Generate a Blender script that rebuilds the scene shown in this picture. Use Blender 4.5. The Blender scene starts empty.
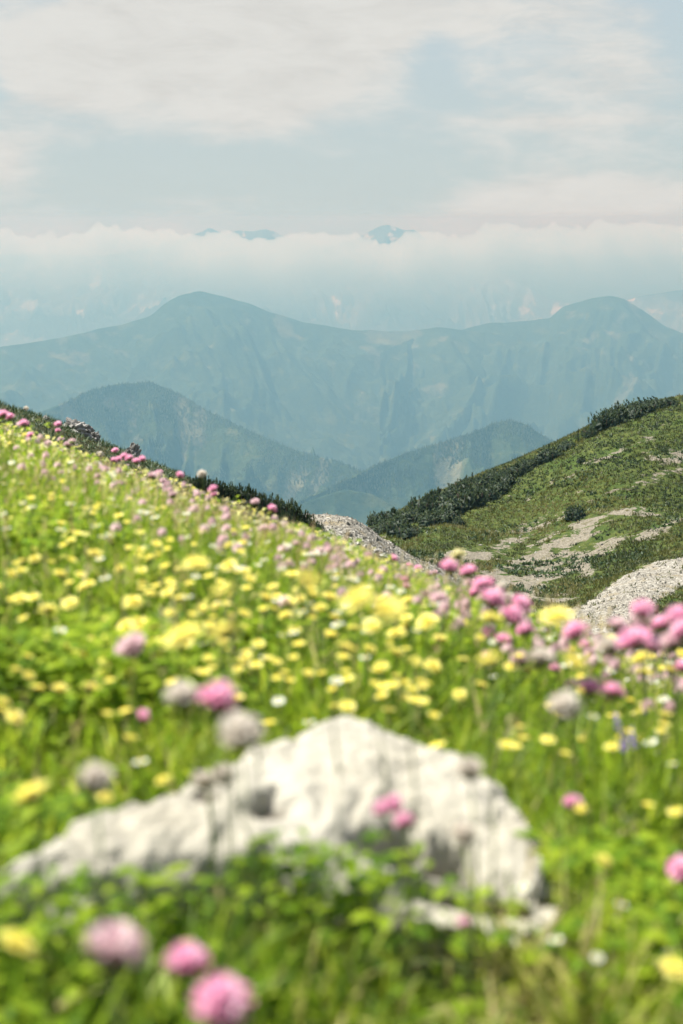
import bpy, math, random
import numpy as np
from mathutils import Vector, noise as mnoise

random.seed(7)
RNG = np.random.default_rng(11)
R = math.radians
W, H = 683, 1024
PX = 36.0 / 1024 / 50.0
PITCH = math.atan((512 - 220) * PX)
SC = bpy.context.scene
COL = SC.collection

# ------------------------------------------------------------------ helpers
def ray(px, py):
    """direction per metre forward through a picture point: (k = x/y, s = -z/y)"""
    xc = (px - 341.5) * PX
    yc = -(py - 512) * PX
    dy = math.cos(PITCH) + yc * math.sin(PITCH)
    dz = -math.sin(PITCH) + yc * math.cos(PITCH)
    return xc / dy, -dz / dy

def at(px, py, Y):
    k, s = ray(px, py)
    return (k * Y, Y, -s * Y)

def _h(ix, iy, seed):
    n = (ix.astype(np.int64) * 374761393 + iy.astype(np.int64) * 668265263 + seed * 974634) & 0x7fffffff
    n = ((n ^ (n >> 13)) * 1274126177) & 0x7fffffff
    n = n ^ (n >> 16)
    return (n & 0xffff) / 65535.0

def vn(x, y, seed=0):
    x = np.asarray(x, float); y = np.asarray(y, float)
    ix = np.floor(x); iy = np.floor(y)
    fx = x - ix; fy = y - iy
    fx = fx * fx * fx * (fx * (fx * 6 - 15) + 10); fy = fy * fy * fy * (fy * (fy * 6 - 15) + 10)
    a = _h(ix, iy, seed); b = _h(ix + 1, iy, seed); c = _h(ix, iy + 1, seed); d = _h(ix + 1, iy + 1, seed)
    return (a * (1 - fx) + b * fx) * (1 - fy) + (c * (1 - fx) + d * fx) * fy

def fbm(x, y, oct=5, seed=0, gain=0.5):
    t = 0; a = 1; n = 0
    for i in range(oct):
        t = t + a * (vn(x, y, seed + i * 17) * 2 - 1); n += a
        x, y = 1.62 * x + 1.21 * y + 5.3, -1.21 * x + 1.62 * y + 9.1
        a *= gain
    return t / n

def ridged(x, y, oct=5, seed=0, gain=0.5):
    t = 0; a = 1; n = 0
    for i in range(oct):
        v = 1 - np.abs(vn(x, y, seed + i * 17) * 2 - 1)
        t = t + a * v * v; n += a
        x, y = 1.62 * x + 1.21 * y + 5.3, -1.21 * x + 1.62 * y + 9.1
        a *= gain
    return t / n

def sstep(a, b, x):
    t = np.clip((np.asarray(x, float) - a) / (b - a), 0, 1)
    return t * t * (3 - 2 * t)

def mesh_data(name, V, faces, mats, attrs=None, mi=None, smooth=True):
    """V (n,3); faces: list of int arrays (m,3) or (m,4)"""
    me = bpy.data.meshes.new(name)
    V = np.asarray(V, np.float32)
    me.vertices.add(len(V)); me.vertices.foreach_set('co', V.ravel())
    faces = [np.asarray(f, np.int32) for f in faces if len(f)]
    loops = np.concatenate([f.ravel() for f in faces])
    starts, off = [], 0
    for f in faces:
        n, w = f.shape
        starts.append(off + np.arange(n) * w); off += n * w
    starts = np.concatenate(starts).astype(np.int32)
    me.loops.add(len(loops)); me.loops.foreach_set('vertex_index', loops)
    me.polygons.add(len(starts)); me.polygons.foreach_set('loop_start', starts)
    for m in mats: me.materials.append(m)
    if mi is not None: me.polygons.foreach_set('material_index', np.asarray(mi, np.int32))
    me.polygons.foreach_set('use_smooth', np.full(len(starts), bool(smooth)))
    for k, a in (attrs or {}).items():
        at_ = me.attributes.new(k, 'FLOAT', 'POINT'); at_.data.foreach_set('value', np.asarray(a, np.float32))
    me.update(calc_edges=True)
    return me

def link(name, me, parent=None, loc=(0, 0, 0)):
    o = bpy.data.objects.new(name, me); COL.objects.link(o)
    if parent: o.parent = parent
    o.location = loc
    return o

def empty(name, loc=(0, 0, 0)):
    o = bpy.data.objects.new(name, None); COL.objects.link(o)
    o.location = loc; o.empty_display_size = 0.05
    return o

def tag(o, label=None, cat=None, group=None, kind=None):
    if label: o['label'] = label
    if cat: o['category'] = cat
    if group: o['group'] = group
    if kind: o['kind'] = kind
    return o

class MB:
    """collects vertices / quads / tris with a per-vertex value and a per-face material"""
    def __init__(s): s.v = []; s.q = []; s.t = []; s.qm = []; s.tm = []; s.c = []; s.n = 0
    def add(s, V, q=(), t=(), c=0.5, m=0):
        V = np.asarray(V, float).reshape(-1, 3)
        s.v.append(V)
        s.c.append(np.broadcast_to(np.asarray(c, float), (len(V),)))
        if len(q): s.q.append(np.asarray(q) + s.n); s.qm += [m] * len(q)
        if len(t): s.t.append(np.asarray(t) + s.n); s.tm += [m] * len(t)
        s.n += len(V)
    def data(s, name, mats, smooth=True):
        f = []
        if s.q: f.append(np.concatenate(s.q))
        if s.t: f.append(np.concatenate(s.t))
        return mesh_data(name, np.concatenate(s.v), f, mats, {'v': np.concatenate(s.c)}, s.qm + s.tm, smooth)
    def tube(s, pts, rad, n=6, c=0.5, m=0, cap=True):
        pts = [Vector(p) for p in pts]; V = []; rad = rad if hasattr(rad, '__len__') else [rad] * len(pts)
        for i, p in enumerate(pts):
            d = (pts[min(i + 1, len(pts) - 1)] - pts[max(i - 1, 0)]).normalized()
            a = d.orthogonal().normalized() if i == 0 else (a - d * a.dot(d)).normalized()
            b = d.cross(a)
            for j in range(n):
                th = 2 * math.pi * j / n
                V.append(p + (a * math.cos(th) + b * math.sin(th)) * rad[i])
        q = [(i * n + j, i * n + (j + 1) % n, (i + 1) * n + (j + 1) % n, (i + 1) * n + j) for i in range(len(pts) - 1) for j in range(n)]
        t = []
        if cap:
            t = [(0, j + 1, j) for j in range(1, n - 1)] + [((len(pts) - 1) * n, (len(pts) - 1) * n + j, (len(pts) - 1) * n + j + 1) for j in range(1, n - 1)]
        s.add([tuple(v) for v in V], q, t, c, m)

def grid_faces(nu, nv):
    i = np.arange(nu - 1)[:, None]; j = np.arange(nv - 1)[None, :]
    a = (i * nv + j).ravel()
    return np.stack([a, a + nv, a + nv + 1, a + 1], 1)

# ------------------------------------------------------------------ materials
def new_mat(name):
    m = bpy.data.materials.new(name); m.use_nodes = True
    nt = m.node_tree; nt.nodes.clear()
    out = nt.nodes.new('ShaderNodeOutputMaterial')
    return m, nt, out

class NT:
    def __init__(s, nt): s.nt = nt
    def n(s, typ, **kw):
        nd = s.nt.nodes.new(typ)
        for k, v in kw.items():
            if k.startswith('i_'):
                nd.inputs[k[2:].replace('_', ' ')].default_value = v
            else: setattr(nd, k, v)
        return nd
    def l(s, a, b): s.nt.links.new(a, b)
    def attr(s, name): return s.n('ShaderNodeAttribute', attribute_name=name).outputs['Fac']
    def pos(s): return s.n('ShaderNodeNewGeometry').outputs['Position']
    def noise(s, vec, scale, detail=4, rough=0.55, dist=0.0):
        nd = s.n('ShaderNodeTexNoise'); nd.inputs['Scale'].default_value = scale
        nd.inputs['Detail'].default_value = detail; nd.inputs['Roughness'].default_value = rough
        nd.inputs['Distortion'].default_value = dist
        s.l(vec, nd.inputs['Vector']); return nd.outputs['Fac']
    def mapping(s, vec, scale=(1, 1, 1), rot=(0, 0, 0), loc=(0, 0, 0)):
        nd = s.n('ShaderNodeMapping'); nd.inputs['Scale'].default_value = scale
        nd.inputs['Rotation'].default_value = rot; nd.inputs['Location'].default_value = loc
        s.l(vec, nd.inputs['Vector']); return nd.outputs['Vector']
    def ramp(s, fac, stops):
        nd = s.n('ShaderNodeValToRGB'); el = nd.color_ramp.elements
        while len(el) < len(stops): el.new(0.5)
        for e, (p, c) in zip(el, stops):
            e.position = p; e.color = (*c, 1) if len(c) == 3 else c
        s.l(fac, nd.inputs['Fac']); return nd.outputs['Color']
    def step(s, val, a, b, lo=0.0, hi=1.0):
        nd = s.n('ShaderNodeMapRange', interpolation_type='SMOOTHSTEP')
        s.l(val, nd.inputs['Value'])
        for k, v in (('From Min', a), ('From Max', b), ('To Min', lo), ('To Max', hi)): nd.inputs[k].default_value = v
        return nd.outputs['Result']
    def math(s, op, a, b=None, clamp=False):
        nd = s.n('ShaderNodeMath', operation=op, use_clamp=clamp)
        for i, x in enumerate((a, b)):
            if x is None: continue
            if isinstance(x, (int, float)): nd.inputs[i].default_value = x
            else: s.l(x, nd.inputs[i])
        return nd.outputs[0]
    def mix(s, fac, a, b):
        nd = s.n('ShaderNodeMix', data_type='RGBA')
        for i, x in ((0, fac), (6, a), (7, b)):
            if isinstance(x, (int, float)): nd.inputs[i].default_value = x
            elif isinstance(x, tuple): nd.inputs[i].default_value = (*x, 1)
            else: s.l(x, nd.inputs[i])
        return nd.outputs[2]
    def bump(s, height, strength=0.5, dist=0.1):
        nd = s.n('ShaderNodeBump'); nd.inputs['Strength'].default_value = strength; nd.inputs['Distance'].default_value = dist
        s.l(height, nd.inputs['Height']); return nd.outputs['Normal']
    def bsdf(s, color, rough=0.9, normal=None, spec=0.2):
        nd = s.n('ShaderNodeBsdfPrincipled'); nd.inputs['Roughness'].default_value = rough
        nd.inputs['Specular IOR Level'].default_value = spec
        if isinstance(color, tuple): nd.inputs['Base Color'].default_value = (*color, 1)
        else: s.l(color, nd.inputs['Base Color'])
        if normal is not None: s.l(normal, nd.inputs['Normal'])
        return nd.outputs[0]
    def trans(s, surf, color, fac):
        t = s.n('ShaderNodeBsdfTranslucent')
        if isinstance(color, tuple): t.inputs['Color'].default_value = (*color, 1)
        else: s.l(color, t.inputs['Color'])
        m = s.n('ShaderNodeMixShader'); m.inputs[0].default_value = fac
        s.l(surf, m.inputs[1]); s.l(t.outputs[0], m.inputs[2]); return m.outputs[0]

def leaf_mat(name, stops, tr=0.35, rough=0.55, spec=0.3, boost=1.6):
    m, nt, out = new_mat(name); N = NT(nt)
    c = N.ramp(N.attr('v'), stops)
    g = N.n('ShaderNodeBrightContrast'); g.inputs['Bright'].default_value = 0.0
    t = N.ramp(N.attr('v'), [(p, tuple(min(1, x * boost) for x in col)) for p, col in stops])
    sh = N.trans(N.bsdf(c, rough, None, spec), t, tr)
    N.l(sh, out.inputs['Surface']); return m

M = {}
M['grass'] = leaf_mat('grass_blades', [(0, (.035, .075, .012)), (.25, (.080, .150, .010)), (.55, (.190, .275, .016)), (.8, (.31, .35, .030)), (.93, (.31, .29, .09)), (1, (.40, .34, .17))], .5)
M['dry'] = leaf_mat('dry_grass', [(0, (.24, .17, .08)), (.5, (.33, .26, .13)), (1, (.46, .40, .24))], .4)
M['herb'] = leaf_mat('herb_leaves', [(0, (.022, .062, .007)), (.45, (.122, .215, .012)), (1, (.30, .38, .024))], .5, .6, .12)
M['stem'] = leaf_mat('flower_stem', [(0, (.09, .14, .03)), (.5, (.12, .17, .04)), (1, (.17, .15, .06))], .2)
M['pink'] = leaf_mat('pink_florets', [(0, (.50, .22, .31)), (.3, (.78, .31, .50)), (.65, (.84, .46, .62)), (1, (.86, .74, .77))], .5, .6, .2, 1.15)
M['rose'] = leaf_mat('pale_pink_florets', [(0, (.48, .32, .32)), (.5, (.72, .50, .55)), (1, (.80, .72, .68))], .5, .6, .2, 1.1)
M['faded'] = leaf_mat('faded_florets', [(0, (.36, .30, .22)), (.45, (.64, .575, .50)), (1, (.80, .76, .68))], .45, .7, .1, 1.1)
M['yellow'] = leaf_mat('yellow_petals', [(0, (.74, .60, .05)), (.4, (.83, .74, .14)), (1, (.88, .83, .36))], .45, .55, .2, 1.1)
M['cream'] = leaf_mat('cream_petals', [(0, (.70, .62, .25)), (1, (.80, .76, .50))], .4, .55, .2, 1.1)
M['white'] = leaf_mat('white_petals', [(0, (.50, .52, .42)), (1, (.70, .71, .62))], .35, .55, .2, 1.1)
M['purple'] = leaf_mat('purple_petals', [(0, (.20, .12, .42)), (1, (.42, .30, .62))], .35, .55, .2, 1.1)
M['calyx'] = leaf_mat('calyx', [(0, (.10, .09, .05)), (1, (.17, .17, .08))], .15)
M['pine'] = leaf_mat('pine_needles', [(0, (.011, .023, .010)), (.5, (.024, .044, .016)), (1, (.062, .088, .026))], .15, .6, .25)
M['hillgrass'] = leaf_mat('hill_grass', [(0, (.013, .023, .008)), (.35, (.040, .052, .012)), (.7, (.092, .097, .020)), (1, (.14, .13, .045))], .3)
M['juniper'] = leaf_mat('dwarf_shrub_leaves', [(0, (.016, .034, .012)), (.6, (.032, .062, .018)), (1, (.06, .09, .03))], .15)
M['forest'] = leaf_mat('forest_trees', [(0, (.014, .030, .013)), (.6, (.034, .060, .022)), (1, (.080, .105, .036))], .0)

def mat_bark():
    m, nt, out = new_mat('bark'); N = NT(nt)
    n = N.noise(N.mapping(N.pos(), (8, 8, 2)), 6, 4)
    N.l(N.bsdf(N.ramp(n, [(.3, (.05, .035, .025)), (.7, (.14, .10, .075))]), .9, N.bump(n, .6, .02)), out.inputs['Surface']); return m
M['bark'] = mat_bark()

def mat_meadow():
    m, nt, out = new_mat('meadow_soil'); N = NT(nt); p = N.pos()
    n = N.noise(p, 3.0, 6); n2 = N.noise(p, 40, 4)
    c = N.ramp(n2, [(.3, (.016, .022, .008)), (.5, (.034, .050, .013)), (.7, (.070, .078, .028))])
    c = N.mix(N.step(n, .48, .66), c, (.075, .080, .034))
    N.l(N.bsdf(c, .95, N.bump(n2, .8, .02)), out.inputs['Surface']); return m
M['meadow'] = mat_meadow()

def mat_hill():
    m, nt, out = new_mat('hillside_turf'); N = NT(nt); p = N.pos()
    n1 = N.noise(p, .35, 6); n2 = N.noise(p, 2.2, 5, .65); n3 = N.noise(p, 9, 3)
    g = N.ramp(n2, [(.25, (.018, .032, .010)), (.42, (.038, .056, .014)), (.56, (.066, .084, .020)), (.72, (.105, .112, .034))])
    g = N.mix(N.step(n1, .5, .68), g, N.ramp(n2, [(.3, (.032, .058, .014)), (.7, (.070, .10, .022))]))
    g = N.mix(N.attr('olive'), g, N.ramp(n2, [(.3, (.030, .032, .014)), (.55, (.062, .062, .024)), (.75, (.12, .105, .05))]))
    soil = N.ramp(n3, [(.25, (.11, .095, .070)), (.5, (.18, .162, .122)), (.72, (.25, .23, .185))])
    soil = N.mix(N.step(n2, .56, .66), soil, (.12, .11, .065))
    n4 = N.noise(N.mapping(p, (.45, 1.0, 1.0), (0, 0, -.45)), .9, 4, .6)
    edge = N.math('ADD', N.math('ADD', N.attr('bare'), -.02), N.math('ADD', N.math('MULTIPLY', N.math('SUBTRACT', n2, .5), 1.3), N.math('MULTIPLY', N.math('SUBTRACT', n4, .5), 2.7)))
    c = N.mix(N.step(edge, .46, .56), g, soil)
    peb = N.n('ShaderNodeTexVoronoi', feature='F1'); peb.inputs['Scale'].default_value = 9.0; N.l(p, peb.inputs['Vector'])
    vcol = N.n('ShaderNodeSeparateColor'); N.l(peb.outputs['Color'], vcol.inputs[0])
    gravel = N.ramp(vcol.outputs[0], [(0, (.13, .12, .095)), (.5, (.22, .205, .17)), (1, (.34, .325, .28))])
    gravel = N.mix(N.step(N.noise(p, .9, 5), .52, .70), gravel, (.20, .17, .11))
    e2 = N.math('ADD', N.attr('gravel'), N.math('MULTIPLY', N.math('SUBTRACT', n2, .5), .9))
    c = N.mix(N.step(e2, .45, .58), c, gravel)
    hgt = N.math('ADD', n2, N.math('MULTIPLY', n3, .4))
    N.l(N.bsdf(c, .95, N.bump(hgt, .9, .35), .1), out.inputs['Surface']); return m
M['hill'] = mat_hill()

def mat_rock(name, scale=1.0, base=((.23, .213, .165), (.30, .283, .226), (.325, .309, .255)), lichen=.22):
    m, nt, out = new_mat(name); N = NT(nt)
    tc = N.n('ShaderNodeTexCoord').outputs['Object']
    p = N.mapping(tc, (scale,) * 3)
    n1 = N.noise(p, 5, 8, .62); n2 = N.noise(p, 26, 6, .7); n3 = N.noise(N.mapping(p, (1, 1, 1.2), (.3, .2, .5)), 9, 6, .6, 1.2)
    c = N.ramp(n1, [(.30, base[0]), (.45, base[1]), (.62, base[2])])
    c = N.mix(N.math('MULTIPLY', N.step(n2, .56, .68), .6), c, (.25, .235, .20))
    c = N.mix(N.math('MULTIPLY', N.step(n3, .60, .70), lichen), c, (.13, .12, .09))
    crack_shade = N.step(N.attr('crack_shade'), .2, .9)
    c = N.mix(crack_shade, c, (.09, .08, .06))  # dark cracks, plus the shade painted into the boulder's hollows
    hgt = N.math('ADD', n1, N.math('MULTIPLY', n2, .35))
    N.l(N.bsdf(c, .92, N.bump(hgt, .8, .03 / scale), .2), out.inputs['Surface']); return m
M['rock'] = mat_rock('limestone')
M['outcrop'] = mat_rock('grey_outcrop', .5, ((.10, .095, .085), (.23, .22, .20), (.38, .37, .34)), .8)

def mat_mountain(name, forest, rocky, seed, contrast=1.0, clearing=.62):
    m, nt, out = new_mat(name); N = NT(nt); p = N.mapping(N.pos(), (.001,) * 3, loc=(seed * 3.1, seed * 1.7, 0))
    big = N.noise(p, 1.4, 6, .6); mid = N.noise(p, 7, 8, .65); fine = N.noise(p, 45, 5, .7)
    f = N.ramp(fine, [(.3, forest[0]), (.7, forest[1])])
    mead = N.ramp(mid, [(.4, (.055, .075, .030)), (.7, (.11, .125, .055))])
    c = N.mix(N.step(mid, .54, .64, 0, .75 * contrast), f, mead)
    sc = N.math('ADD', N.math('MULTIPLY', big, .5), N.math('MULTIPLY', mid, .5))
    c = N.mix(N.step(sc, clearing, clearing + .03, 0, 1), c, N.ramp(fine, [(.3, (.11, .12, .09)), (.7, (.26, .27, .22))]))
    gl = N.math('ADD', N.attr('gully'), N.math('MULTIPLY', N.math('SUBTRACT', mid, .5), 1.4))
    c = N.mix(N.step(gl, .95, 1.05, 0, rocky), c, (.44, .42, .38))
    N.l(N.bsdf(c, 1, N.bump(fine, .7, 14), .0), out.inputs['Surface']); return m

# ------------------------------------------------------------------ near meadow surface
HM, M0, M1, Q0, Q1, Q2 = .70, -.058, -.025, .0326, .0912, .0735
def zm(x, y):
    x = np.asarray(x, float); y = np.asarray(y, float)
    z = -(HM + M0 * y + M1 * x + Q0 * y * y + Q1 * x * y + Q2 * x * x)
    return z + .022 * fbm(x * 1.7 + 3, y * 1.7, 4, 5) + .010 * fbm(x * 6, y * 6, 3, 9)

def hit_meadow(px, py, h=0.0):
    """first point where the ray through a picture point comes within h of the meadow"""
    k, s = ray(px, py)
    Y = np.arange(.55, 12, .02)
    g = -s * Y - (zm(k * Y, Y) + h)
    i = int(np.argmax(g < 0))
    if g[i] >= 0: i = int(np.argmin(g))
    return k * Y[i], Y[i], -s * Y[i]

xs = np.concatenate([np.linspace(-14, -3, 90), np.linspace(-3, 3, 240)[1:], np.linspace(3, 9, 60)[1:]])
ys = np.concatenate([np.linspace(-2.5, .6, 40), np.linspace(.6, 6, 220)[1:], np.linspace(6, 15, 110)[1:]])
GX, GY = np.meshgrid(xs, ys, indexing='ij')
GZ = zm(GX, GY)
GZ = np.maximum(GZ, -9)
mead = link('meadow_ground', mesh_data('meadow_ground', np.stack([GX, GY, GZ], -1).reshape(-1, 3), [grid_faces(len(xs), len(ys))], [M['meadow']]))
tag(mead, 'sloping alpine meadow ground under the grass and flowers', 'ground', kind='structure')

# ------------------------------------------------------------------ middle ground: one sheet through known points
CP = [ # px, py, distance
 # left shoulder: crest, front, drop behind
 (-120,370,13),(-60,392,14.5),(0,407,16),(50,421,18),(75,430,19),(100,443,20),(140,460,22.5),(190,481,26),(240,500,30),(300,523,37),
 (-60,440,10.5),(0,440,11.5),(100,475,14),(200,512,18.5),(290,540,27),(-60,470,9),(0,470,9.5),(150,520,13),(341,600,14),(250,560,18),
 (-60,460,24),(0,470,25),(100,492,29),(200,520,36),(290,540,46),
 # gravel bank
 (312,522,57),(335,520,58),(352,522,58.5),(368,531,59),(385,543,60),(410,556,62),(445,570,65),(480,586,68),
 (330,552,48),(390,585,52),(450,610,57),(341,580,40),(300,545,46),
 (320,545,72),(350,550,73),(375,558,73),
 # hillside crest and the drop behind it
 (340,545,112),(367,529,110),(400,514,111),(440,498,112),(470,486,113),(500,473,114),(550,451,116),(600,424,118),(640,414,119),(683,406,120),(740,390,123),(830,352,128),(980,310,132),
 (340,560,135),(400,540,140),(470,515,142),(550,482,146),(640,445,150),(740,418,153),(830,390,158),(980,345,165),
 # its face down to the gully and the track
 (400,545,96),(440,548,93),(470,580,82),(520,592,81),(560,606,77),(600,556,90),(520,530,100),(640,500,99),(683,480,104),(740,470,104),(830,440,108),(980,400,110),
 (583,610,73),(610,592,77),(640,572,81),(683,553,86),(740,530,90),
 (600,635,66),(640,606,71),(683,585,76),(740,560,80),(830,530,84),(980,480,88),
 (683,640,66),(640,655,61),(740,620,68),(560,650,62),(500,640,60),(600,700,48),(683,700,50),(830,640,60),(980,580,66),
 (500,700,30),(650,740,30),(800,740,34),(683,800,18),(500,760,16),(980,700,34),
]
cp = np.array([(*ray(a, b), math.log(c)) for a, b, c in CP])   # k, s, ln Y
CK, CS_, CY = cp[:, 0], cp[:, 1], cp[:, 2]
KS, YS = 1.0, 0.42
def _U(r2): return np.where(r2 > 1e-12, .5 * r2 * np.log(r2 + 1e-300), 0)
_px, _py = CK * KS, CY * YS
A = _U((_px[:, None] - _px[None]) ** 2 + (_py[:, None] - _py[None]) ** 2) + np.eye(len(cp)) * 1.5e-4
P_ = np.stack([np.ones_like(_px), _px, _py], 1)
sol = np.linalg.solve(np.block([[A, P_], [P_.T, np.zeros((3, 3))]]), np.concatenate([CS_, np.zeros(3)]))
def s_mid(k, ly):
    k = np.asarray(k, float); sh = k.shape; a = k.ravel() * KS; b = np.asarray(ly, float).ravel() * YS
    out = np.empty(a.size)
    for i in range(0, a.size, 20000):
        sl = slice(i, i + 20000)
        out[sl] = _U((a[sl, None] - _px) ** 2 + (b[sl, None] - _py) ** 2) @ sol[:-3] + sol[-3] + sol[-2] * a[sl] + sol[-1] * b[sl]
    return out.reshape(sh)

def z_mid(x, y, detail=True):
    x = np.asarray(x, float); y = np.asarray(y, float)
    z = -y * s_mid(x / y, np.log(y))
    if detail:
        amp = sstep(8, 60, y)
        t = x * .45 + y * .9; q = x * .9 - y * .45
        z = z + amp * (.42 * fbm(t * .16, q * .09, 4, 31) + .22 * (ridged(t * .55, q * .22, 3, 77) - .5)) + .08 * fbm(x * .9, y * .9, 4, 3) * sstep(6, 30, y)
    return z

K = np.linspace(-.62, .62, 560); LY = np.linspace(math.log(9), math.log(175), 430)
kk, ll = np.meshgrid(K, LY, indexing='ij')
yy = np.exp(ll); xx = kk * yy
zz = z_mid(xx, yy)
zz = zz - 60 * sstep(math.log(150), math.log(175), ll)
HK, HL, HZ = K, LY, zz
def z_hill(x, y):
    """bilinear look-up in the built sheet"""
    x = np.asarray(x, float); y = np.asarray(y, float)
    a = np.clip((x / y - K[0]) / (K[1] - K[0]), 0, len(K) - 1.001); b = np.clip((np.log(y) - LY[0]) / (LY[1] - LY[0]), 0, len(LY) - 1.001)
    i = a.astype(int); j = b.astype(int); a -= i; b -= j
    return (HZ[i, j] * (1 - a) + HZ[i + 1, j] * a) * (1 - b) + (HZ[i, j + 1] * (1 - a) + HZ[i + 1, j + 1] * a) * b
def hit_hill(px, py, y0=9.5, y1=160):
    k, s = ray(px, py)
    Y = np.exp(np.linspace(math.log(y0), math.log(y1), 4000))
    g = -s * Y - z_hill(k * Y, Y)
    i = int(np.argmax(g < 0))
    if g[i] >= 0: i = int(np.argmin(g))
    return k * Y[i], Y[i], float(z_hill(k * Y[i], Y[i]))

def seg_mask(x, y, pts, r0, r1):
    """1 near a polyline of (x, y), 0 beyond r1"""
    d = np.full(np.shape(x), 1e9)
    for (ax, ay), (bx, by) in zip(pts[:-1], pts[1:]):
        t = np.clip(((x - ax) * (bx - ax) + (y - ay) * (by - ay)) / ((bx - ax) ** 2 + (by - ay) ** 2), 0, 1)
        d = np.minimum(d, np.hypot(x - ax - t * (bx - ax), y - ay - t * (by - ay)))
    return 1 - sstep(r0, r1, d)

track_px = [(545, 655), (575, 632), (600, 612), (625, 595), (650, 577), (683, 563), (740, 545)]
TRACK = [hit_hill(a, b)[:2] for a, b in track_px]
gravel = seg_mask(xx, yy, TRACK, 1.4, 3.0)
# the gravel bank
bank_pts = [hit_hill(a, b)[:2] for a, b in [(322, 528), (345, 528), (365, 538), (390, 555), (420, 568), (455, 582)]]
gravel = np.maximum(gravel, seg_mask(xx, yy, bank_pts, 2.2, 5.0) * sstep(44, 48, yy) * (1 - sstep(68, 71, yy)))
bare = np.zeros_like(xx)
streaks = [[(458, 590), (500, 575), (540, 556), (575, 535), (600, 520), (640, 512)], [(470, 560), (505, 545), (530, 528), (560, 515)],
           [(520, 585), (550, 566), (585, 552), (610, 545)], [(555, 480), (580, 470), (610, 455), (650, 440)], [(640, 452), (665, 462), (683, 455)],
           [(590, 500), (620, 490), (650, 482), (683, 470)], [(560, 545), (572, 560), (590, 575)], [(640, 540), (660, 530), (683, 520)], [(480, 600), (530, 600), (565, 600)],
           [(462, 562), (500, 549), (532, 534)], [(478, 577), (520, 562), (550, 549)], [(500, 596), (540, 582), (578, 566)], [(530, 547), (560, 531), (588, 519)], [(430, 560), (455, 552), (480, 548)]]
for i, st in enumerate(streaks):
    w = [1.5, 1.2, 1.4, .9, 1.0, .8, .9, .8, 1.3, .7, .8, .8, .7, .6][i] * .62
    bare = np.maximum(bare, seg_mask(xx, yy, [hit_hill(a, b)[:2] for a, b in st], w * .3, w * 1.9) * [.54, .57, .58, .53, .55, .50, .57, .54, .58, .62, .62, .62, .60, .58][i])
bare = bare + .30 * fbm(xx * .25, yy * .5, 4, 51) * sstep(60, 75, yy)
low_slope = seg_mask(xx, yy, [hit_hill(a, b)[:2] for a, b in [(475, 585), (520, 565), (560, 550), (600, 535)]], 2, 9)
bare = bare + .17 * low_slope
bare = bare * sstep(55, 66, yy)
olive = 1 - sstep(38, 60, yy)
hill = link('hillside', mesh_data('hillside', np.stack([xx, yy, zz], -1).reshape(-1, 3), [grid_faces(len(K), len(LY))[:, ::-1]], [M['hill']],
            {'gravel': gravel.ravel(), 'bare': bare.ravel(), 'olive': olive.ravel()}))
tag(hill, 'green mountainside with bare soil streaks, a gravel track and a gravel bank', 'hillside', kind='structure')

def lookup(arr, x, y):
    a = np.clip((x / y - K[0]) / (K[1] - K[0]), 0, len(K) - 1).astype(int); b = np.clip((np.log(y) - LY[0]) / (LY[1] - LY[0]), 0, len(LY) - 1).astype(int)
    return arr[a, b]

# ------------------------------------------------------------------ leaf-like scatter
def blades(P, h, w, az, lean, col, bend=.5, segs=2):
    """thin curved blades: P (n,3) roots, h length, w width, az azimuth of lean, lean radians, col value"""
    n = len(P); ts = np.linspace(0, 1, segs + 1)
    dirx, diry = np.cos(az), np.sin(az)
    sx, sy = -np.sin(az), np.cos(az)
    tw = RNG.uniform(-1.2, 1.2, n)
    wx = sx * np.cos(tw) + dirx * np.sin(tw); wy = sy * np.cos(tw) + diry * np.sin(tw)
    V = np.zeros((n, 2 * segs + 1, 3)); C = np.zeros((n, 2 * segs + 1))
    for i, t in enumerate(ts):
        a = lean * (1 + bend * 2 * t)
        out = h * t * np.sin(a); up = h * t * np.cos(a)
        c = np.stack([P[:, 0] + dirx * out, P[:, 1] + diry * out, P[:, 2] + up], 1)
        if i == segs:
            V[:, 2 * segs] = c; C[:, 2 * segs] = col
        else:
            ww = w * (1 - .55 * t ** 1.5) * .5
            V[:, 2 * i] = c + np.stack([wx * ww, wy * ww, 0 * ww], 1)
            V[:, 2 * i + 1] = c - np.stack([wx * ww, wy * ww, 0 * ww], 1)
            C[:, 2 * i] = C[:, 2 * i + 1] = col
    base = (np.arange(n) * (2 * segs + 1))[:, None]
    q = np.concatenate([base + np.array([2 * i, 2 * i + 1, 2 * i + 3, 2 * i + 2]) for i in range(segs - 1)]) if segs > 1 else np.zeros((0, 4), int)
    t = base + np.array([2 * segs - 2, 2 * segs - 1, 2 * segs])
    return V.reshape(-1, 3), q, t, C.ravel()

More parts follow.
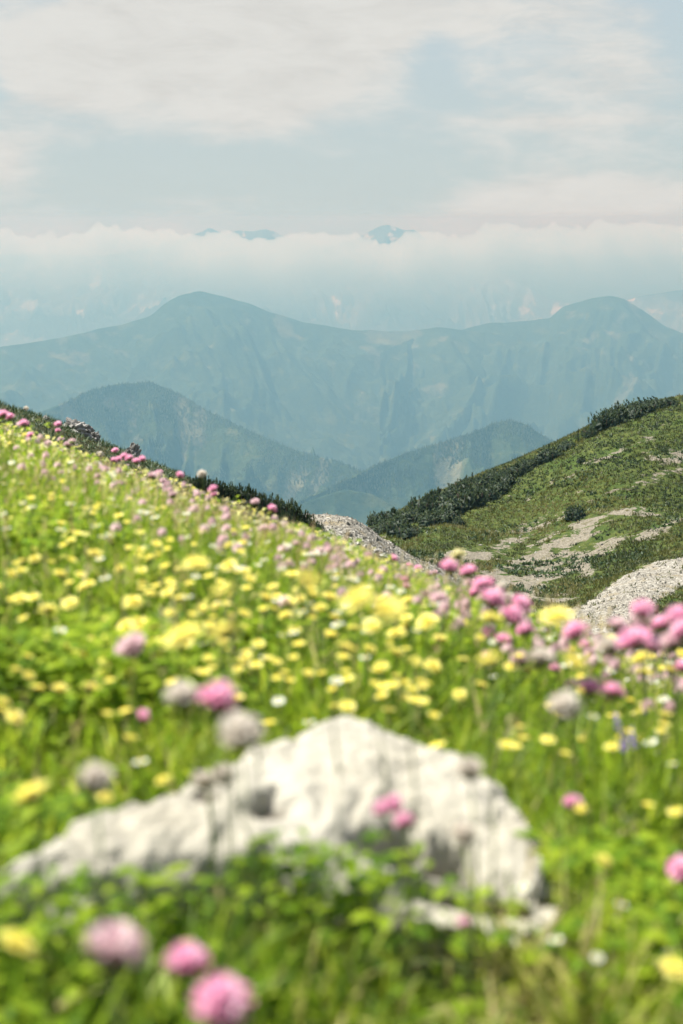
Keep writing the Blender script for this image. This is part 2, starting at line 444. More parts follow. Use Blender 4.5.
def leaves(P, L, w, az, pitch, col):
    """broad pointed leaves rising from P"""
    n = len(P)
    prof = [(0, .12), (.3, .9), (.6, 1.0), (.85, .55)]
    V = np.zeros((n, 9, 3))
    dx, dy = np.cos(az), np.sin(az)
    for i, (t, ww) in enumerate(prof):
        p = pitch * (1 - .9 * t)
        c = np.stack([P[:, 0] + dx * L * t * np.cos(pitch * .8), P[:, 1] + dy * L * t * np.cos(pitch * .8), P[:, 2] + L * t * np.sin(p)], 1)
        hw = w * ww * .5
        o = np.stack([-dy * hw, dx * hw, hw * .25], 1); o2 = np.stack([-dy * hw, dx * hw, -hw * .25], 1)
        V[:, 2 * i] = c + o; V[:, 2 * i + 1] = c - o2
    V[:, 8] = np.stack([P[:, 0] + dx * L * np.cos(pitch * .8), P[:, 1] + dy * L * np.cos(pitch * .8), P[:, 2] + L * np.sin(pitch * .1)], 1)
    b = (np.arange(n) * 9)[:, None]
    q = np.concatenate([b + np.array([2 * i, 2 * i + 1, 2 * i + 3, 2 * i + 2]) for i in range(3)])
    t = b + np.array([6, 7, 8])
    return V.reshape(-1, 3), q, t, np.repeat(col, 9)

# ------------------------------------------------------------------ foreground rock
RC = [(-4,874,1.14,.012),(14,864,1.16,.014),(42,843,1.19,.02),(90,816,1.24,.03),(150,796,1.31,.035),(200,776,1.37,.04),(270,751,1.46,.05),(318,727,1.52,.06),(345,714,1.55,.06),(372,719,1.54,.06),
      (405,737,1.52,.06),(440,752,1.49,.06),(472,766,1.45,.055),(503,789,1.41,.05),(527,816,1.36,.045),(540,846,1.31,.03),(546,880,1.26,.02)]
RF = [(-4,880,1.13),(14,880,1.14),(42,880,1.15),(90,876,1.16),(150,868,1.19),(200,858,1.22),(270,846,1.26),(318,846,1.27),(345,850,1.265),(372,856,1.26),
      (405,864,1.255),(440,870,1.245),(472,876,1.24),(503,884,1.225),(527,893,1.215),(540,900,1.21),(546,903,1.205)]
def interp_cols(rows, t):
    rows = np.array(rows, float); u = np.linspace(0, 1, len(rows))
    return [np.interp(t, u, rows[:, i]) for i in range(rows.shape[1])]
def make_rock():
    nu, nv = 230, 150
    t = np.linspace(0, 1, nu)
    cx, cy, cY, cth = interp_cols(RC, t); fx, fy, fY = interp_cols(RF, t)
    fy = np.maximum(fy, cy + 12)
    V = np.zeros((nu, nv, 3))
    for i in range(nu):
        c = np.array(at(cx[i], cy[i], cY[i])); f = np.array(at(fx[i], fy[i], fY[i]))
        zb = float(zm(c[0], c[1])) - .06
        zf = float(zm(f[0], f[1])) - .08
        th = cth[i]
        mid = (c + f) / 2 + np.array([0, 0, .012 * math.sin(math.pi * t[i])])
        q = c * .28 + f * .72 + np.array([0, 0, .012 * math.sin(math.pi * t[i])])
        prof = np.array([[c[0], c[1] + th * 1.9, zb], [c[0], c[1] + th * 1.5, c[2] - .35 * (c[2] - zb)], [c[0], c[1] + th * .6, c[2] - .012], c, c * .7 + f * .3 + np.array([0, 0, .004]), mid, q, f,
                         [f[0], f[1] - .022, f[2] - .30 * (f[2] - zf)], [f[0], f[1] - .012, f[2] - .7 * (f[2] - zf)], [f[0], f[1] + .02, zf]])
        seg = np.linspace(0, 1, len(prof)); tv = np.linspace(0, 1, nv)
        for a in range(3): V[i, :, a] = np.interp(tv, seg, prof[:, a])
    # soften the loft, then break it with noise
    for _ in range(4):
        V[:, 1:-1] = .25 * V[:, :-2] + .5 * V[:, 1:-1] + .25 * V[:, 2:]
        V[1:-1] = .25 * V[:-2] + .5 * V[1:-1] + .25 * V[2:]
    du = np.gradient(V, axis=0); dv = np.gradient(V, axis=1)
    N = np.cross(dv, du); N /= np.linalg.norm(N, axis=2, keepdims=True) + 1e-9
    crack_shade = np.zeros((nu, nv))
    D = np.zeros((nu, nv))
    for i in range(nu):
        for j in range(nv):
            p = Vector(V[i, j])
            d = .009 * mnoise.fractal(p * 7 + Vector((3, 1, 5)), .9, 2.1, 5)
            vor = mnoise.voronoi(p * 11 + Vector((0, 0, 7)))[0]
            d += .004 * (vor[1] - vor[0] - .25)
            d += .006 * mnoise.fractal(p * 40, .8, 2.1, 4)
            cr = mnoise.ridged_multi_fractal(p * 5.5 + Vector((9, 2, 2)), .9, 2.2, 4, 1.0, 2.0) if True else 0
            c_ = max(0, (cr - 2.15)) ; crack_shade[i, j] = min(1, c_ * 1.3)
            d -= .010 * min(1, c_ * 1.2)
            v2 = mnoise.voronoi(p * 5.2 + Vector((4, 4, 1)) + mnoise.noise_vector(p * 9) * .25)[0]
            ln = max(0.0, 1 - (v2[1] - v2[0]) / .055); d -= .003 * ln; crack_shade[i, j] = max(crack_shade[i, j], .28 * ln)
            d += .012 * (mnoise.cell(p * 5.2 + Vector((4, 4, 1))) - .5) * 0
            D[i, j] = d
    fade = np.minimum(1, np.minimum(np.linspace(0, 1, nu), 1 - np.linspace(0, 1, nu)) * 12)[:, None] * .85 + .15
    V = V + N * (D * fade)[..., None]
    # hollows seen in the stone, carved in, their shade darkened into the colour
    for (hx, hy, rx, rz, dep) in ((272, 803, .030, .012, .022), (425, 846, .05, .016, .05), (390, 842, .03, .014, .035), (208, 790, .02, .012, .012), (455, 890, .05, .03, .05), (505, 905, .05, .02, .04)):
        k, s = ray(hx, hy)
        d2 = ((V[..., 0] / V[..., 1] - k) / (rx / 1.35)) ** 2 + ((-V[..., 2] / V[..., 1] - s) / (rz / 1.35)) ** 2
        front = (np.arange(nv) > 36)[None, :]
        g = np.exp(-d2) * front
        V = V - N * (g * dep)[..., None]; crack_shade = np.maximum(crack_shade, np.clip(g * 1.6 - .5, 0, 1) * .8)
    verts = list(V.reshape(-1, 3)); faces = [grid_faces(nu, nv)]
    caps = []
    for row, flip in ((0, False), (nu - 1, True)):
        c = len(verts); verts.append(V[row].mean(0))
        for j in range(nv - 1):
            a, b = row * nv + j, row * nv + j + 1
            caps.append((c, a, b) if flip else (c, b, a))
    att = np.concatenate([crack_shade.ravel(), np.zeros(len(verts) - nu * nv)])
    me = mesh_data('boulder', np.array(verts), [faces[0], np.array(caps)], [M['rock']], {'crack_shade': att})
    return link('boulder', me), V
boulder, ROCKV = make_rock()
tag(boulder, 'broad pale limestone boulder lying in the foreground grass, flat top sloping to the viewer', 'boulder')
# footprint for rejecting plants
_rx = ROCKV[:, :, 0].mean(1); _ry0 = ROCKV[:, :, 1].min(1); _ry1 = ROCKV[:, :, 1].max(1)
def in_rock(x, y, m=0.0):
    return (x > _rx[0] - m) & (x < _rx[-1] + m) & (y > np.interp(x, _rx, _ry0) - m) & (y < np.interp(x, _rx, _ry1) + m)

# ------------------------------------------------------------------ grass on the meadow
def sample_meadow(n, y0, y1, side=1.15, gain=.31, power=1.0):
    """points with uniform ground density in a wedge wider than the view"""
    out = []
    while sum(len(o) for o in out) < n:
        y = np.sqrt(RNG.uniform(0, 1, n * 2) * (y1 ** 2 - y0 ** 2) + y0 ** 2) if power == 1 else RNG.uniform(y0, y1, n * 2)
        half = side + gain * y; hm = side + gain * y1
        x = RNG.uniform(-1, 1, n * 2) * hm
        keep = (np.abs(x) < half) & ~in_rock(x, y, .004) & ((np.random.default_rng(len(out)).uniform(0, 1, n * 2) < 1))
        out.append(np.stack([x[keep], y[keep]], 1))
    return np.concatenate(out)[:n]

bx0, by0 = at(515, 930, 1.14)[:2]
def bare_patch(x, y):   # the straw-coloured worn patch at the boulder's lower corner
    return np.exp(-(((x - bx0) / .11) ** 2 + ((y - by0) / .15) ** 2))
def tone(x, y):
    return fbm(x * 1.3, y * 1.3, 4, 21)

def crest_of(x, y):
    k = x / np.maximum(y, .5)
    return sstep(.55, 1.0, y / np.sqrt(HM / np.maximum(Q0 + Q1 * k + Q2 * k * k, .004)))
def build_grass():
    parts = []
    def lay(n, y0, y1, h0, h1, w0, w1, segs, lean=(.1, .7)):
        P2 = sample_meadow(n, y0, y1)
        x, y = P2[:, 0], P2[:, 1]
        tn = tone(x, y); bp = bare_patch(x, y)
        cl = fbm(x * 5, y * 5, 3, 61)
        keep = RNG.uniform(0, 1, n) < np.clip(.85 - .6 * bp + 1.1 * cl, .10, 1)
        x, y, tn, bp, cl = x[keep], y[keep], tn[keep], bp[keep], cl[keep]; n = len(x)
        tip = (x > _rx[0] - .03) & (x < _rx[0] + .16) & (y < np.interp(x, _rx, _ry0)) & (y > 1.0)
        crest = sstep(.55, 1.0, y / np.sqrt(HM / np.maximum(Q0 + Q1 * x / np.maximum(y, .5) + Q2 * (x / np.maximum(y, .5)) ** 2, .004)))
        hh = RNG.uniform(h0, h1, n) * np.clip(1 + 1.0 * cl, .35, 2) * (1 - .62 * crest) * np.where(tip, .8, 1) * np.clip((y - .45) / .65, .35, 1)
        col = np.clip(RNG.beta(2.2, 2.4, n) * .75 + .10 + .22 * tn + .30 * crest + .4 * bp * RNG.uniform(.6, 1.1, n), 0, 1)
        dead = RNG.uniform(0, 1, n) < (.06 + .34 * crest + .75 * bp); col[dead] = RNG.uniform(.9, 1, dead.sum())
        P = np.stack([x, y, zm(x, y) - .004], 1)
        parts.append(blades(P, hh, RNG.uniform(w0, w1, n), RNG.uniform(0, 2 * math.pi, n), RNG.uniform(*lean, n), col, .5, segs))
    lay(56000, .55, 1.9, .045, .105, .003, .007, 3)
    lay(9000, .74, 1.20, .05, .13, .004, .009, 3, (.2, 1.0))
    lay(74000, 1.7, 3.6, .05, .12, .0035, .007, 2)
    lay(112000, 3.2, 8.0, .045, .11, .004, .0085, 2)
    lay(30000, 7.0, 11.0, .05, .11, .006, .011, 2)
    V = []; Q = []; T = []; C = []; n = 0
    for v, q, t, c in parts:
        V.append(v); Q.append(q + n); T.append(t + n); C.append(c); n += len(v)
    o = link('grass', mesh_data('grass', np.concatenate(V), [np.concatenate(Q), np.concatenate(T)], [M['grass']], {'v': np.concatenate(C)}))
    tag(o, 'sunlit green meadow grass with straw blades', 'grass', kind='stuff')

def build_herbs():
    n1, n2, n3 = 78000, 68000, 54000
    P2 = np.concatenate([sample_meadow(n1, .6, 1.9), sample_meadow(n2, 1.8, 3.8), sample_meadow(n3, 3.6, 8)])
    x, y = P2[:, 0], P2[:, 1]
    cl = fbm(x * 3.2 + 7, y * 3.2, 3, 41)
    keep = (RNG.uniform(0, 1, len(x)) < np.clip(.50 + 1.6 * cl + .8 * np.exp(-((np.interp(x, _rx, _ry0) - y - .05) / .05) ** 2) * (np.abs(x + .06) < .28) - bare_patch(x, y), 0.04, 1) * (1 - .8 * crest_of(x, y)))
    x, y, cl = x[keep], y[keep], cl[keep]; n = len(x)
    front = np.exp(-((np.interp(x, _rx, _ry0) - y - .05) / .045) ** 2) * sstep(-.36, -.33, x) * (1 - .55 * sstep(.03, .10, x) - .45 * sstep(.16, .2, x))
    P = np.stack([x, y, zm(x, y) + RNG.uniform(0, 1, n) * np.clip(.055 + .09 * cl + .085 * front, .015, np.where((x < -.10) & (y < np.interp(x, _rx, _ry0)) & (y > .8), np.clip(-.486 * y - zm(x, y), .01, .15), .15))], 1)
    L = RNG.uniform(.012, .036, n); L = L * 1.0
    v, q, t, c = leaves(P, L, L * RNG.uniform(.28, .5, n), RNG.uniform(0, 2 * math.pi, n), RNG.uniform(.1, 1.3, n), np.clip(RNG.uniform(.1, .9, n) + .3 * cl, 0, 1))
    o = link('herb_foliage', mesh_data('herb_foliage', v, [q, t], [M['herb']], {'v': c}))
    tag(o, 'broad green herb leaves low among the meadow grass', 'foliage', kind='stuff')

def build_stalks():
    """thin brown seeding stalks standing above the grass"""
    n = 3600
    P2 = np.concatenate([sample_meadow(1300, 1.0, 4), sample_meadow(5200, 3, 8.0)]); x, y = P2[:, 0], P2[:, 1]; n = len(x)
    P = np.stack([x, y, zm(x, y)], 1); h = RNG.uniform(.10, .19, n) * (1 - .62 * sstep(2.6, 4.6, y)); az = RNG.uniform(0, 6.28, n); le = RNG.uniform(.02, .3, n)
    c = RNG.uniform(0, 1, n)
    v, q, t, cc = blades(P, h, np.full(n, .0014), az, le, c, .3, 3)
    # seed head: a few short blades at the upper part
    HP = []; HA = []; HL = []; HC = []
    for f in (.78, .84, .9, .95):
        a = le * (1 + .3 * 2 * f)
        HP.append(np.stack([P[:, 0] + np.cos(az) * h * f * np.sin(a), P[:, 1] + np.sin(az) * h * f * np.sin(a), P[:, 2] + h * f * np.cos(a)], 1))
        HA.append(RNG.uniform(0, 6.28, n)); HL.append(RNG.uniform(.012, .022, n)); HC.append(c)
    v2, q2, t2, c2 = blades(np.concatenate(HP), np.concatenate(HL), np.full(4 * n, .0032), np.concatenate(HA), RNG.uniform(.2, .8, 4 * n), np.concatenate(HC), .2, 2)
    k = len(v)
    o = link('grass_stalks', mesh_data('grass_stalks', np.concatenate([v, v2]), [np.concatenate([q, q2 + k]), np.concatenate([t, t2 + k])], [M['dry']], {'v': np.concatenate([cc, c2])}))
    tag(o, 'thin brown seeding grass stalks above the turf', 'grass', kind='stuff')
build_grass(); build_herbs(); build_stalks()

# ------------------------------------------------------------------ flowers
def petal(mb, c, d, up, L, w, col, m=0, cup=.25, tip=.5, tilt=0.0):
    """one petal: a four-segment leaf from c along d, width axis = d x up"""
    d = Vector(d).normalized(); up = Vector(up).normalized(); s = d.cross(up).normalized(); c = Vector(c)
    pts = []
    for t, ww in ((0, .45), (.45, 1.0), (.85, .9)):
        p = c + d * L * t + up * (cup * L * t * t + tilt * t * L)
        pts += [p + s * w * ww * .5 + up * w * .08, p - s * w * ww * .5 + up * w * .08]
    pts.append(c + d * L + up * (cup * L + tilt * L))
    mb.add([tuple(p) for p in pts], [(0, 1, 3, 2), (2, 3, 5, 4)], [(4, 5, 6)], col, m)

def ball(mb, r, n, col_fn, L, w, flat=1.0, low=-.25, m=0, rnd=random):
    """florets packed over a globe whose underside stays open"""
    gap = rnd.uniform(0, 6.28)
    for i in range(n):
        if math.cos(i * 2.39996 - gap) > .55 and rnd.random() < .55: continue
        z = low + (1 - low) * (i + .5) / n
        th = i * 2.39996 + rnd.uniform(-.2, .2); q = math.sqrt(max(0, 1 - z * z))
        d = Vector((q * math.cos(th), q * math.sin(th), z * flat))
        ax = d.cross(Vector((0, 0, 1))); ax = ax.normalized() if ax.length > 1e-4 else Vector((1, 0, 0))
        u = d.cross(ax)
        for e in range(2):
            a = rnd.uniform(0, 6.28); up = (ax * math.cos(a) + u * math.sin(a))
            dd = (d + up * rnd.uniform(-.35, .35)).normalized()
            petal(mb, d * (r - L), dd, up, L * rnd.uniform(.65, 1.35), w * rnd.uniform(.8, 1.2), col_fn(z, rnd), m, rnd.uniform(-.2, .3))

def dome(mb, r, h, z0, col, m=0, n=10, rings=4, inv=False):
    V = []; 
    for i in range(rings + 1):
        a = i / rings * math.pi / 2
        for j in range(n):
            th = 6.28318 * j / n
            V.append((r * math.cos(a) * math.cos(th), r * math.cos(a) * math.sin(th), z0 + (-1 if inv else 1) * h * math.sin(a)))
    q = [(i * n + j, i * n + (j + 1) % n, (i + 1) * n + (j + 1) % n, (i + 1) * n + j) for i in range(rings) for j in range(n)]
    mb.add(V, q, (), col, m)

def head_pink(mats, n=95, seed=0, colour=None):
    rnd = random.Random(seed); mb = MB()
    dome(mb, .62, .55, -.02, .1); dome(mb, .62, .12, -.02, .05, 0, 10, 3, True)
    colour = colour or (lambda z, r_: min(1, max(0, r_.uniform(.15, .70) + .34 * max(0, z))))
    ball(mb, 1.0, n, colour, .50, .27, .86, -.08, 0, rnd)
    return mb.data('florets', mats)
def head_calyx():
    mb = MB(); dome(mb, .60, .62, -.12, .3, 0, 9, 3, True)
    for j in range(9):
        a = j * .698; petal(mb, (.35 * math.cos(a), .35 * math.sin(a), -.55), (math.cos(a), math.sin(a), -.1), (0, 0, 1), .55, .28, .7, 0, .5)
    return mb.data('calyx', [M['calyx']])
def head_yellow(mats, seed=0, rays=34):
    rnd = random.Random(seed); mb = MB()
    for ring, (L, w, tilt, n, r0) in enumerate(((1.0, .24, .10, rays, .0), (.78, .20, .30, rays - 8, .0), (.52, .17, .62, 22, 0), (.3, .14, 1.1, 14, 0))):
        for j in range(n):
            a = 6.28318 * (j + rnd.uniform(-.25, .25)) / n
            petal(mb, (0, 0, -.02 + .03 * ring), (math.cos(a), math.sin(a), 0), (0, 0, 1), L * rnd.uniform(.85, 1.08), w, rnd.uniform(.4, 1) - .05 * ring, 0, rnd.uniform(-.15, .15), .5, tilt + rnd.uniform(-.08, .12))
    return mb.data('petals', mats)
def head_centre():
    mb = MB(); dome(mb, .24, .17, .12, .4)
    for j in range(16):
        a = j * 2.4; r = .05 + .18 * (j / 16); petal(mb, (r * math.cos(a), r * math.sin(a), .2), (math.cos(a) * .3, math.sin(a) * .3, 1), (-math.sin(a), math.cos(a), 0), .18, .06, .45, 0, 0)
    return mb.data('flower_centre', [M['yellow']])
def yellow_calyx():
    mb = MB(); dome(mb, .30, .42, 0, .4, 0, 10, 4, True)
    for j in range(10):
        a = j * .628; petal(mb, (.25 * math.cos(a), .25 * math.sin(a), -.25), (math.cos(a), math.sin(a), .5), (0, 0, 1), .3, .14, .6, 0, .2)
    return mb.data('calyx', [M['calyx']])
def unit_stem(seed):
    rnd = random.Random(seed); mb = MB(); b = rnd.uniform(.0, .03)
    pts = [(b * math.sin(math.pi * t), 0, t) for t in (0, .2, .4, .6, .8, 1)]
    mb.tube(pts, [1, .95, .9, .85, .8, .8], 5, .5)     # radius in units, scaled in x / y
    me = mb.data('stem', [M['stem']])
    for v in me.vertices:                       # radius 1 mm
        ti = v.co.z; cxx = b * math.sin(math.pi * ti)
        v.co.x = (v.co.x - cxx) * .0012 + cxx; v.co.y *= .0012
    return me
def stem_leaf():
    P = np.zeros((5, 3)); P[:, 2] = [0, 0, .01, .02, .035]
    az = np.array([0, 2.1, 4.1, 1.0, 3.2]); L = np.array([.05, .055, .05, .035, .03])
    v, q, t, c = leaves(P, L, L * .28, az, np.array([.5, .6, .4, .9, .8]), np.array([.4, .5, .6, .7, .6]))
    return mesh_data('leaf_rosette', v, [q, t], [M['herb']], {'v': c})

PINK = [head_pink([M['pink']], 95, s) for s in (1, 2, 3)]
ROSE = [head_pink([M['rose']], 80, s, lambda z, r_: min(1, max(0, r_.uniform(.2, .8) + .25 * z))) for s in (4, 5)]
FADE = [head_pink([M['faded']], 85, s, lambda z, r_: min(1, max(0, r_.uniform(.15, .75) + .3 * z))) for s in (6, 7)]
YEL = [head_yellow([M['yellow']], s) for s in (1, 2, 3)]
CRM = [head_yellow([M['cream']], 9)]
STEMS = [unit_stem(s) for s in range(5)]
CAL, YCAL, YCEN, ROS = head_calyx(), yellow_calyx(), head_centre(), stem_leaf()

def flower_thing(name, base, h, r, head_me, cal_me, extra, label, cat, group, lean=None):
    """stem, head, calyx and leaf rosette under one Empty at the stem's foot"""
    t = empty(name, base); tag(t, label, cat, group)
    st = link('stem', random.choice(STEMS), t); st.scale = (1, 1, h); st.scale.x = st.scale.y = 1.0 if h > .1 else .8
    hd = link(extra[0], head_me, t, (0, 0, h + r * .15)); hd.scale = (r, r, r)
    hd.rotation_euler = (random.uniform(-.5, .5) + extra[1], random.uniform(-.5, .5), random.uniform(0, 6.28)); hd.scale = (r * random.uniform(.88, 1.1), r * random.uniform(.88, 1.1), r * random.uniform(.8, 1.1))
    ca = link('calyx', cal_me, t, (0, 0, h + r * .15)); ca.scale = (r, r, r); ca.rotation_euler = hd.rotation_euler
    if extra[2] is not None:
        ce = link('flower_centre', extra[2], hd)
    lf = link('leaf_rosette', ROS, t); lf.rotation_euler = (0, 0, random.uniform(0, 6.28)); s = random.uniform(.7, 1.2); lf.scale = (s, s, s)
    return t

YFIX = {(382, 811): 1.13, (394, 806): 1.15, (404, 824): 1.12, (465, 836): 1.12, (224, 777): 1.2, (205, 783): 1.22, (470, 773): 1.13, (464, 924): 1.05}
def place(px, py, size, rmin, rmax, hmin=.09, hmax=.30):
    """where a flower head of about size pixels stands: distance from its usual width, kept to a plausible stem length"""
    r = random.uniform(rmin, rmax); d = 2 * r / (size * PX)
    k, s = ray(px, py)
    Y = d / math.sqrt(1 + k * k + s * s)
    Y = min(max(Y, .72), 8.0)
    fix = YFIX.get((px, py))
    if fix: Y = fix; rmin *= .5; hmax = .5
    for _ in range(0 if fix else 400):
        h = -s * Y - float(zm(k * Y, Y))
        if h > hmax: Y += .012
        elif h < hmin: Y -= .012
        else: break
        if Y < .7 or Y > 9: break
    r = max(rmin * .7, min(rmax * 1.25, size * PX * Y * math.sqrt(1 + k * k + s * s) / 2))
    gz = float(zm(k * Y, Y)) - .004
    x, y, z = k * Y, Y, -s * Y
    if in_rock(np.array([x]), np.array([y]))[0] and not fix:   # never through the boulder: step out behind or before it
        Y = 1.10; x, y, z = k * Y, Y, -s * Y; gz = float(zm(x, y)) - .004; r = max(.006, size * PX * Y / 2)
    if in_rock(np.array([x]), np.array([y]), 0)[0]:
        pass
    return (x, y, gz), max(.03, z - gz), r

ZONES = lambda px, py: ('near the ridge line' if py < 530 and px < 330 else
                        'in the yellow drift of the meadow' if py < 700 and px < 250 else
                        'before the gravel bank' if py < 640 and px < 470 else
                        'above the gravel track' if px >= 470 and py < 700 else
                        'in the grass behind the boulder' if py < 780 else
                        'beside or below the boulder')

PINKS = [ # px, py, width, kind, own label
 (113,955,60,'rose','large half-faded pink flower head above the lower grass, pale at one side'),
 (187,968,42,'pink','rounded bright pink flower head between the two larger ones near the bottom edge'),
 (222,1008,58,'pink','lowest pink flower head, cut by the bottom edge of the view'),
 (682,872,30,'pink','pink flower head alone beside the boulder, cut by the side edge'),
 (573,806,20,'pink','small round pink bud alone in the grass beside the boulder'),
 (464,924,14,'pink','tiny pink flower against the straw patch below the boulder'),
 (382,811,19,'pink','pink flower head in front of the boulder, the outer one of the cluster of three'),
 (394,806,20,'pink','topmost pink flower head of the cluster of three in front of the boulder'),
 (404,824,20,'pink','lowest pink flower head of the cluster of three in front of the boulder'),
 (217,704,40,'pink','pink flower head touching a grey faded one above the boulder'),
 (183,699,36,'faded','greyish faded flower head beside the pink one above the boulder'),
 (240,737,46,'faded','large grey faded flower head with a pink edge just over the boulder crest'),
 (95,783,38,'faded','round grey faded flower head standing alone in grass above the boulder tip'),
 (205,783,26,'faded','pale faded flower head against the boulder top, beside a darker one'),
 (224,777,24,'faded','dark brownish faded flower head against the boulder top'),
 (470,773,28,'faded','brown-grey faded flower head at the boulder shoulder'),
 (465,836,28,'faded','brownish faded flower head in front of the boulder face'),
 (565,710,34,'faded','round pale grey faded flower head in grass below the gravel track'),
 (132,650,30,'rose','pale pink flower head with darker grass behind it in the yellow drift'),
 (142,718,15,'pink','small coral pink bud alone in grass above the boulder'),
 (590,690,26,'pink','first pink flower head of the touching pair above the pale grey head'),
 (612,694,26,'pink','second pink flower head of the touching pair above the pale grey head'),
 (519,660,20,'rose','dusky pink flower head merged with a paler one on the brow'),
 (541,661,26,'faded','pale faded flower head merged with a dusky pink one on the brow'),
 (574,634,24,'pink','pink flower head next to the large yellow flower below the gravel track'),
 (643,612,25,'pink','tallest pink flower head standing against the gravel track edge'),
 (641,622,22,'rose','pale pink flower head just under the tallest pink one by the gravel track'),
 (618,628,22,'rose','whitish pink flower head against the green bank beside the gravel track'),
 (609,650,26,'faded','large whitish faded flower head in the pink clump under the gravel track'),
 (634,643,32,'pink','broadest deep pink flower head in the clump under the gravel track'),
 (652,646,22,'pink', None),(662,628,22,'pink',None),(677,620,26,'pink',None),(683,632,24,'pink',None),(673,643,28,'rose',None),(683,668,18,'pink',None),
 (678,680,8,'pink',None),(616,675,8,'pink',None),(555,670,8,'pink',None),(584,646,12,'pink',None),(566,648,8,'pink',None),
 (449,569,18,'pink',None),(468,573,18,'pink',None),(439,600,17,'rose',None),(493,603,28,'pink','largest pink flower head on the brow under the bare gully'),(483,586,20,'pink',None),
 (475,594,14,'pink',None),(486,594,14,'rose',None),(521,605,20,'pink',None),(512,618,24,'pink',None),(503,642,16,'pink',None),(489,634,16,'pink',None),(525,632,18,'pink',None),(502,588,14,'faded',None),(508,600,14,'faded',None),
 (3,416,12,'pink','bright pink flower cluster head highest on the ridge line'),(10,418,9,'pink',None),(24,425,10,'pink',None),(58,425,8,'pink',None),(58,431,6,'pink',None),(30,436,8,'pink',None),(48,444,7,'rose',None),
 (68,446,8,'rose',None),(61,440,7,'rose',None),(72,442,8,'rose',None),(115,451,7,'pink',None),(119,460,8,'pink',None),(124,457,8,'pink',None),(129,459,8,'pink',None),(136,462,8,'pink',None),(142,460,8,'pink',None),(114,461,7,'pink',None),
 (152,477,10,'rose',None),(159,474,8,'pink',None),(163,482,8,'rose',None),(180,476,9,'pink','single pink flower on the ridge line where the dwarf pines begin'),(213,490,10,'pink',None),(214,495,8,'pink',None),
 (272,510,11,'pink','single bright pink flower in front of the dwarf pines, lowest on the ridge line'),(255,503,10,'rose',None),(263,530,12,'rose',None),(225,511,9,'rose',None),(166,487,9,'rose',None),(173,496,9,'rose',None),
 (202,475,10,'faded','beige faded flower head rising over the ridge line before the dwarf pines'),(290,533,8,'rose',None),(296,544,9,'rose',None),(304,530,8,'rose',None),(313,555,9,'rose',None),(289,550,9,'faded',None),
 (393,560,11,'pink','pink flower head in front of the dark broken rock on the gravel bank'),(357,563,9,'rose',None),(405,580,9,'pink',None),(407,587,8,'pink',None),(397,583,7,'pink',None),(379,579,10,'rose',None),(410,567,9,'pink',None),(418,569,9,'pink',None),(428,575,8,'rose',None),(434,574,8,'rose',None),
 (100,455,7,'faded',None),(26,409,6,'faded',None),(340,185,0,'skip',None),
]
NAMES = {'pink': ('pink_flower', PINK, 'pink globe flower head on a thin stem '), 'rose': ('pale_pink_flower', ROSE, 'pale dusky pink flower head on a thin stem '), 'faded': ('faded_flower', FADE, 'grey faded flower head on a thin stem ')}
for px, py, w, kd, lab in PINKS:
    if kd == 'skip': continue
    nm, hs, txt = NAMES[kd]
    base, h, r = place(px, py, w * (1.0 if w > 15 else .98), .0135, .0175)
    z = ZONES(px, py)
    flower_thing(nm, base, h, r, random.choice(hs), CAL, ('florets', 0, None), lab or txt + z, 'flower', None if lab else nm.replace('_', ' ') + 's ' + z)

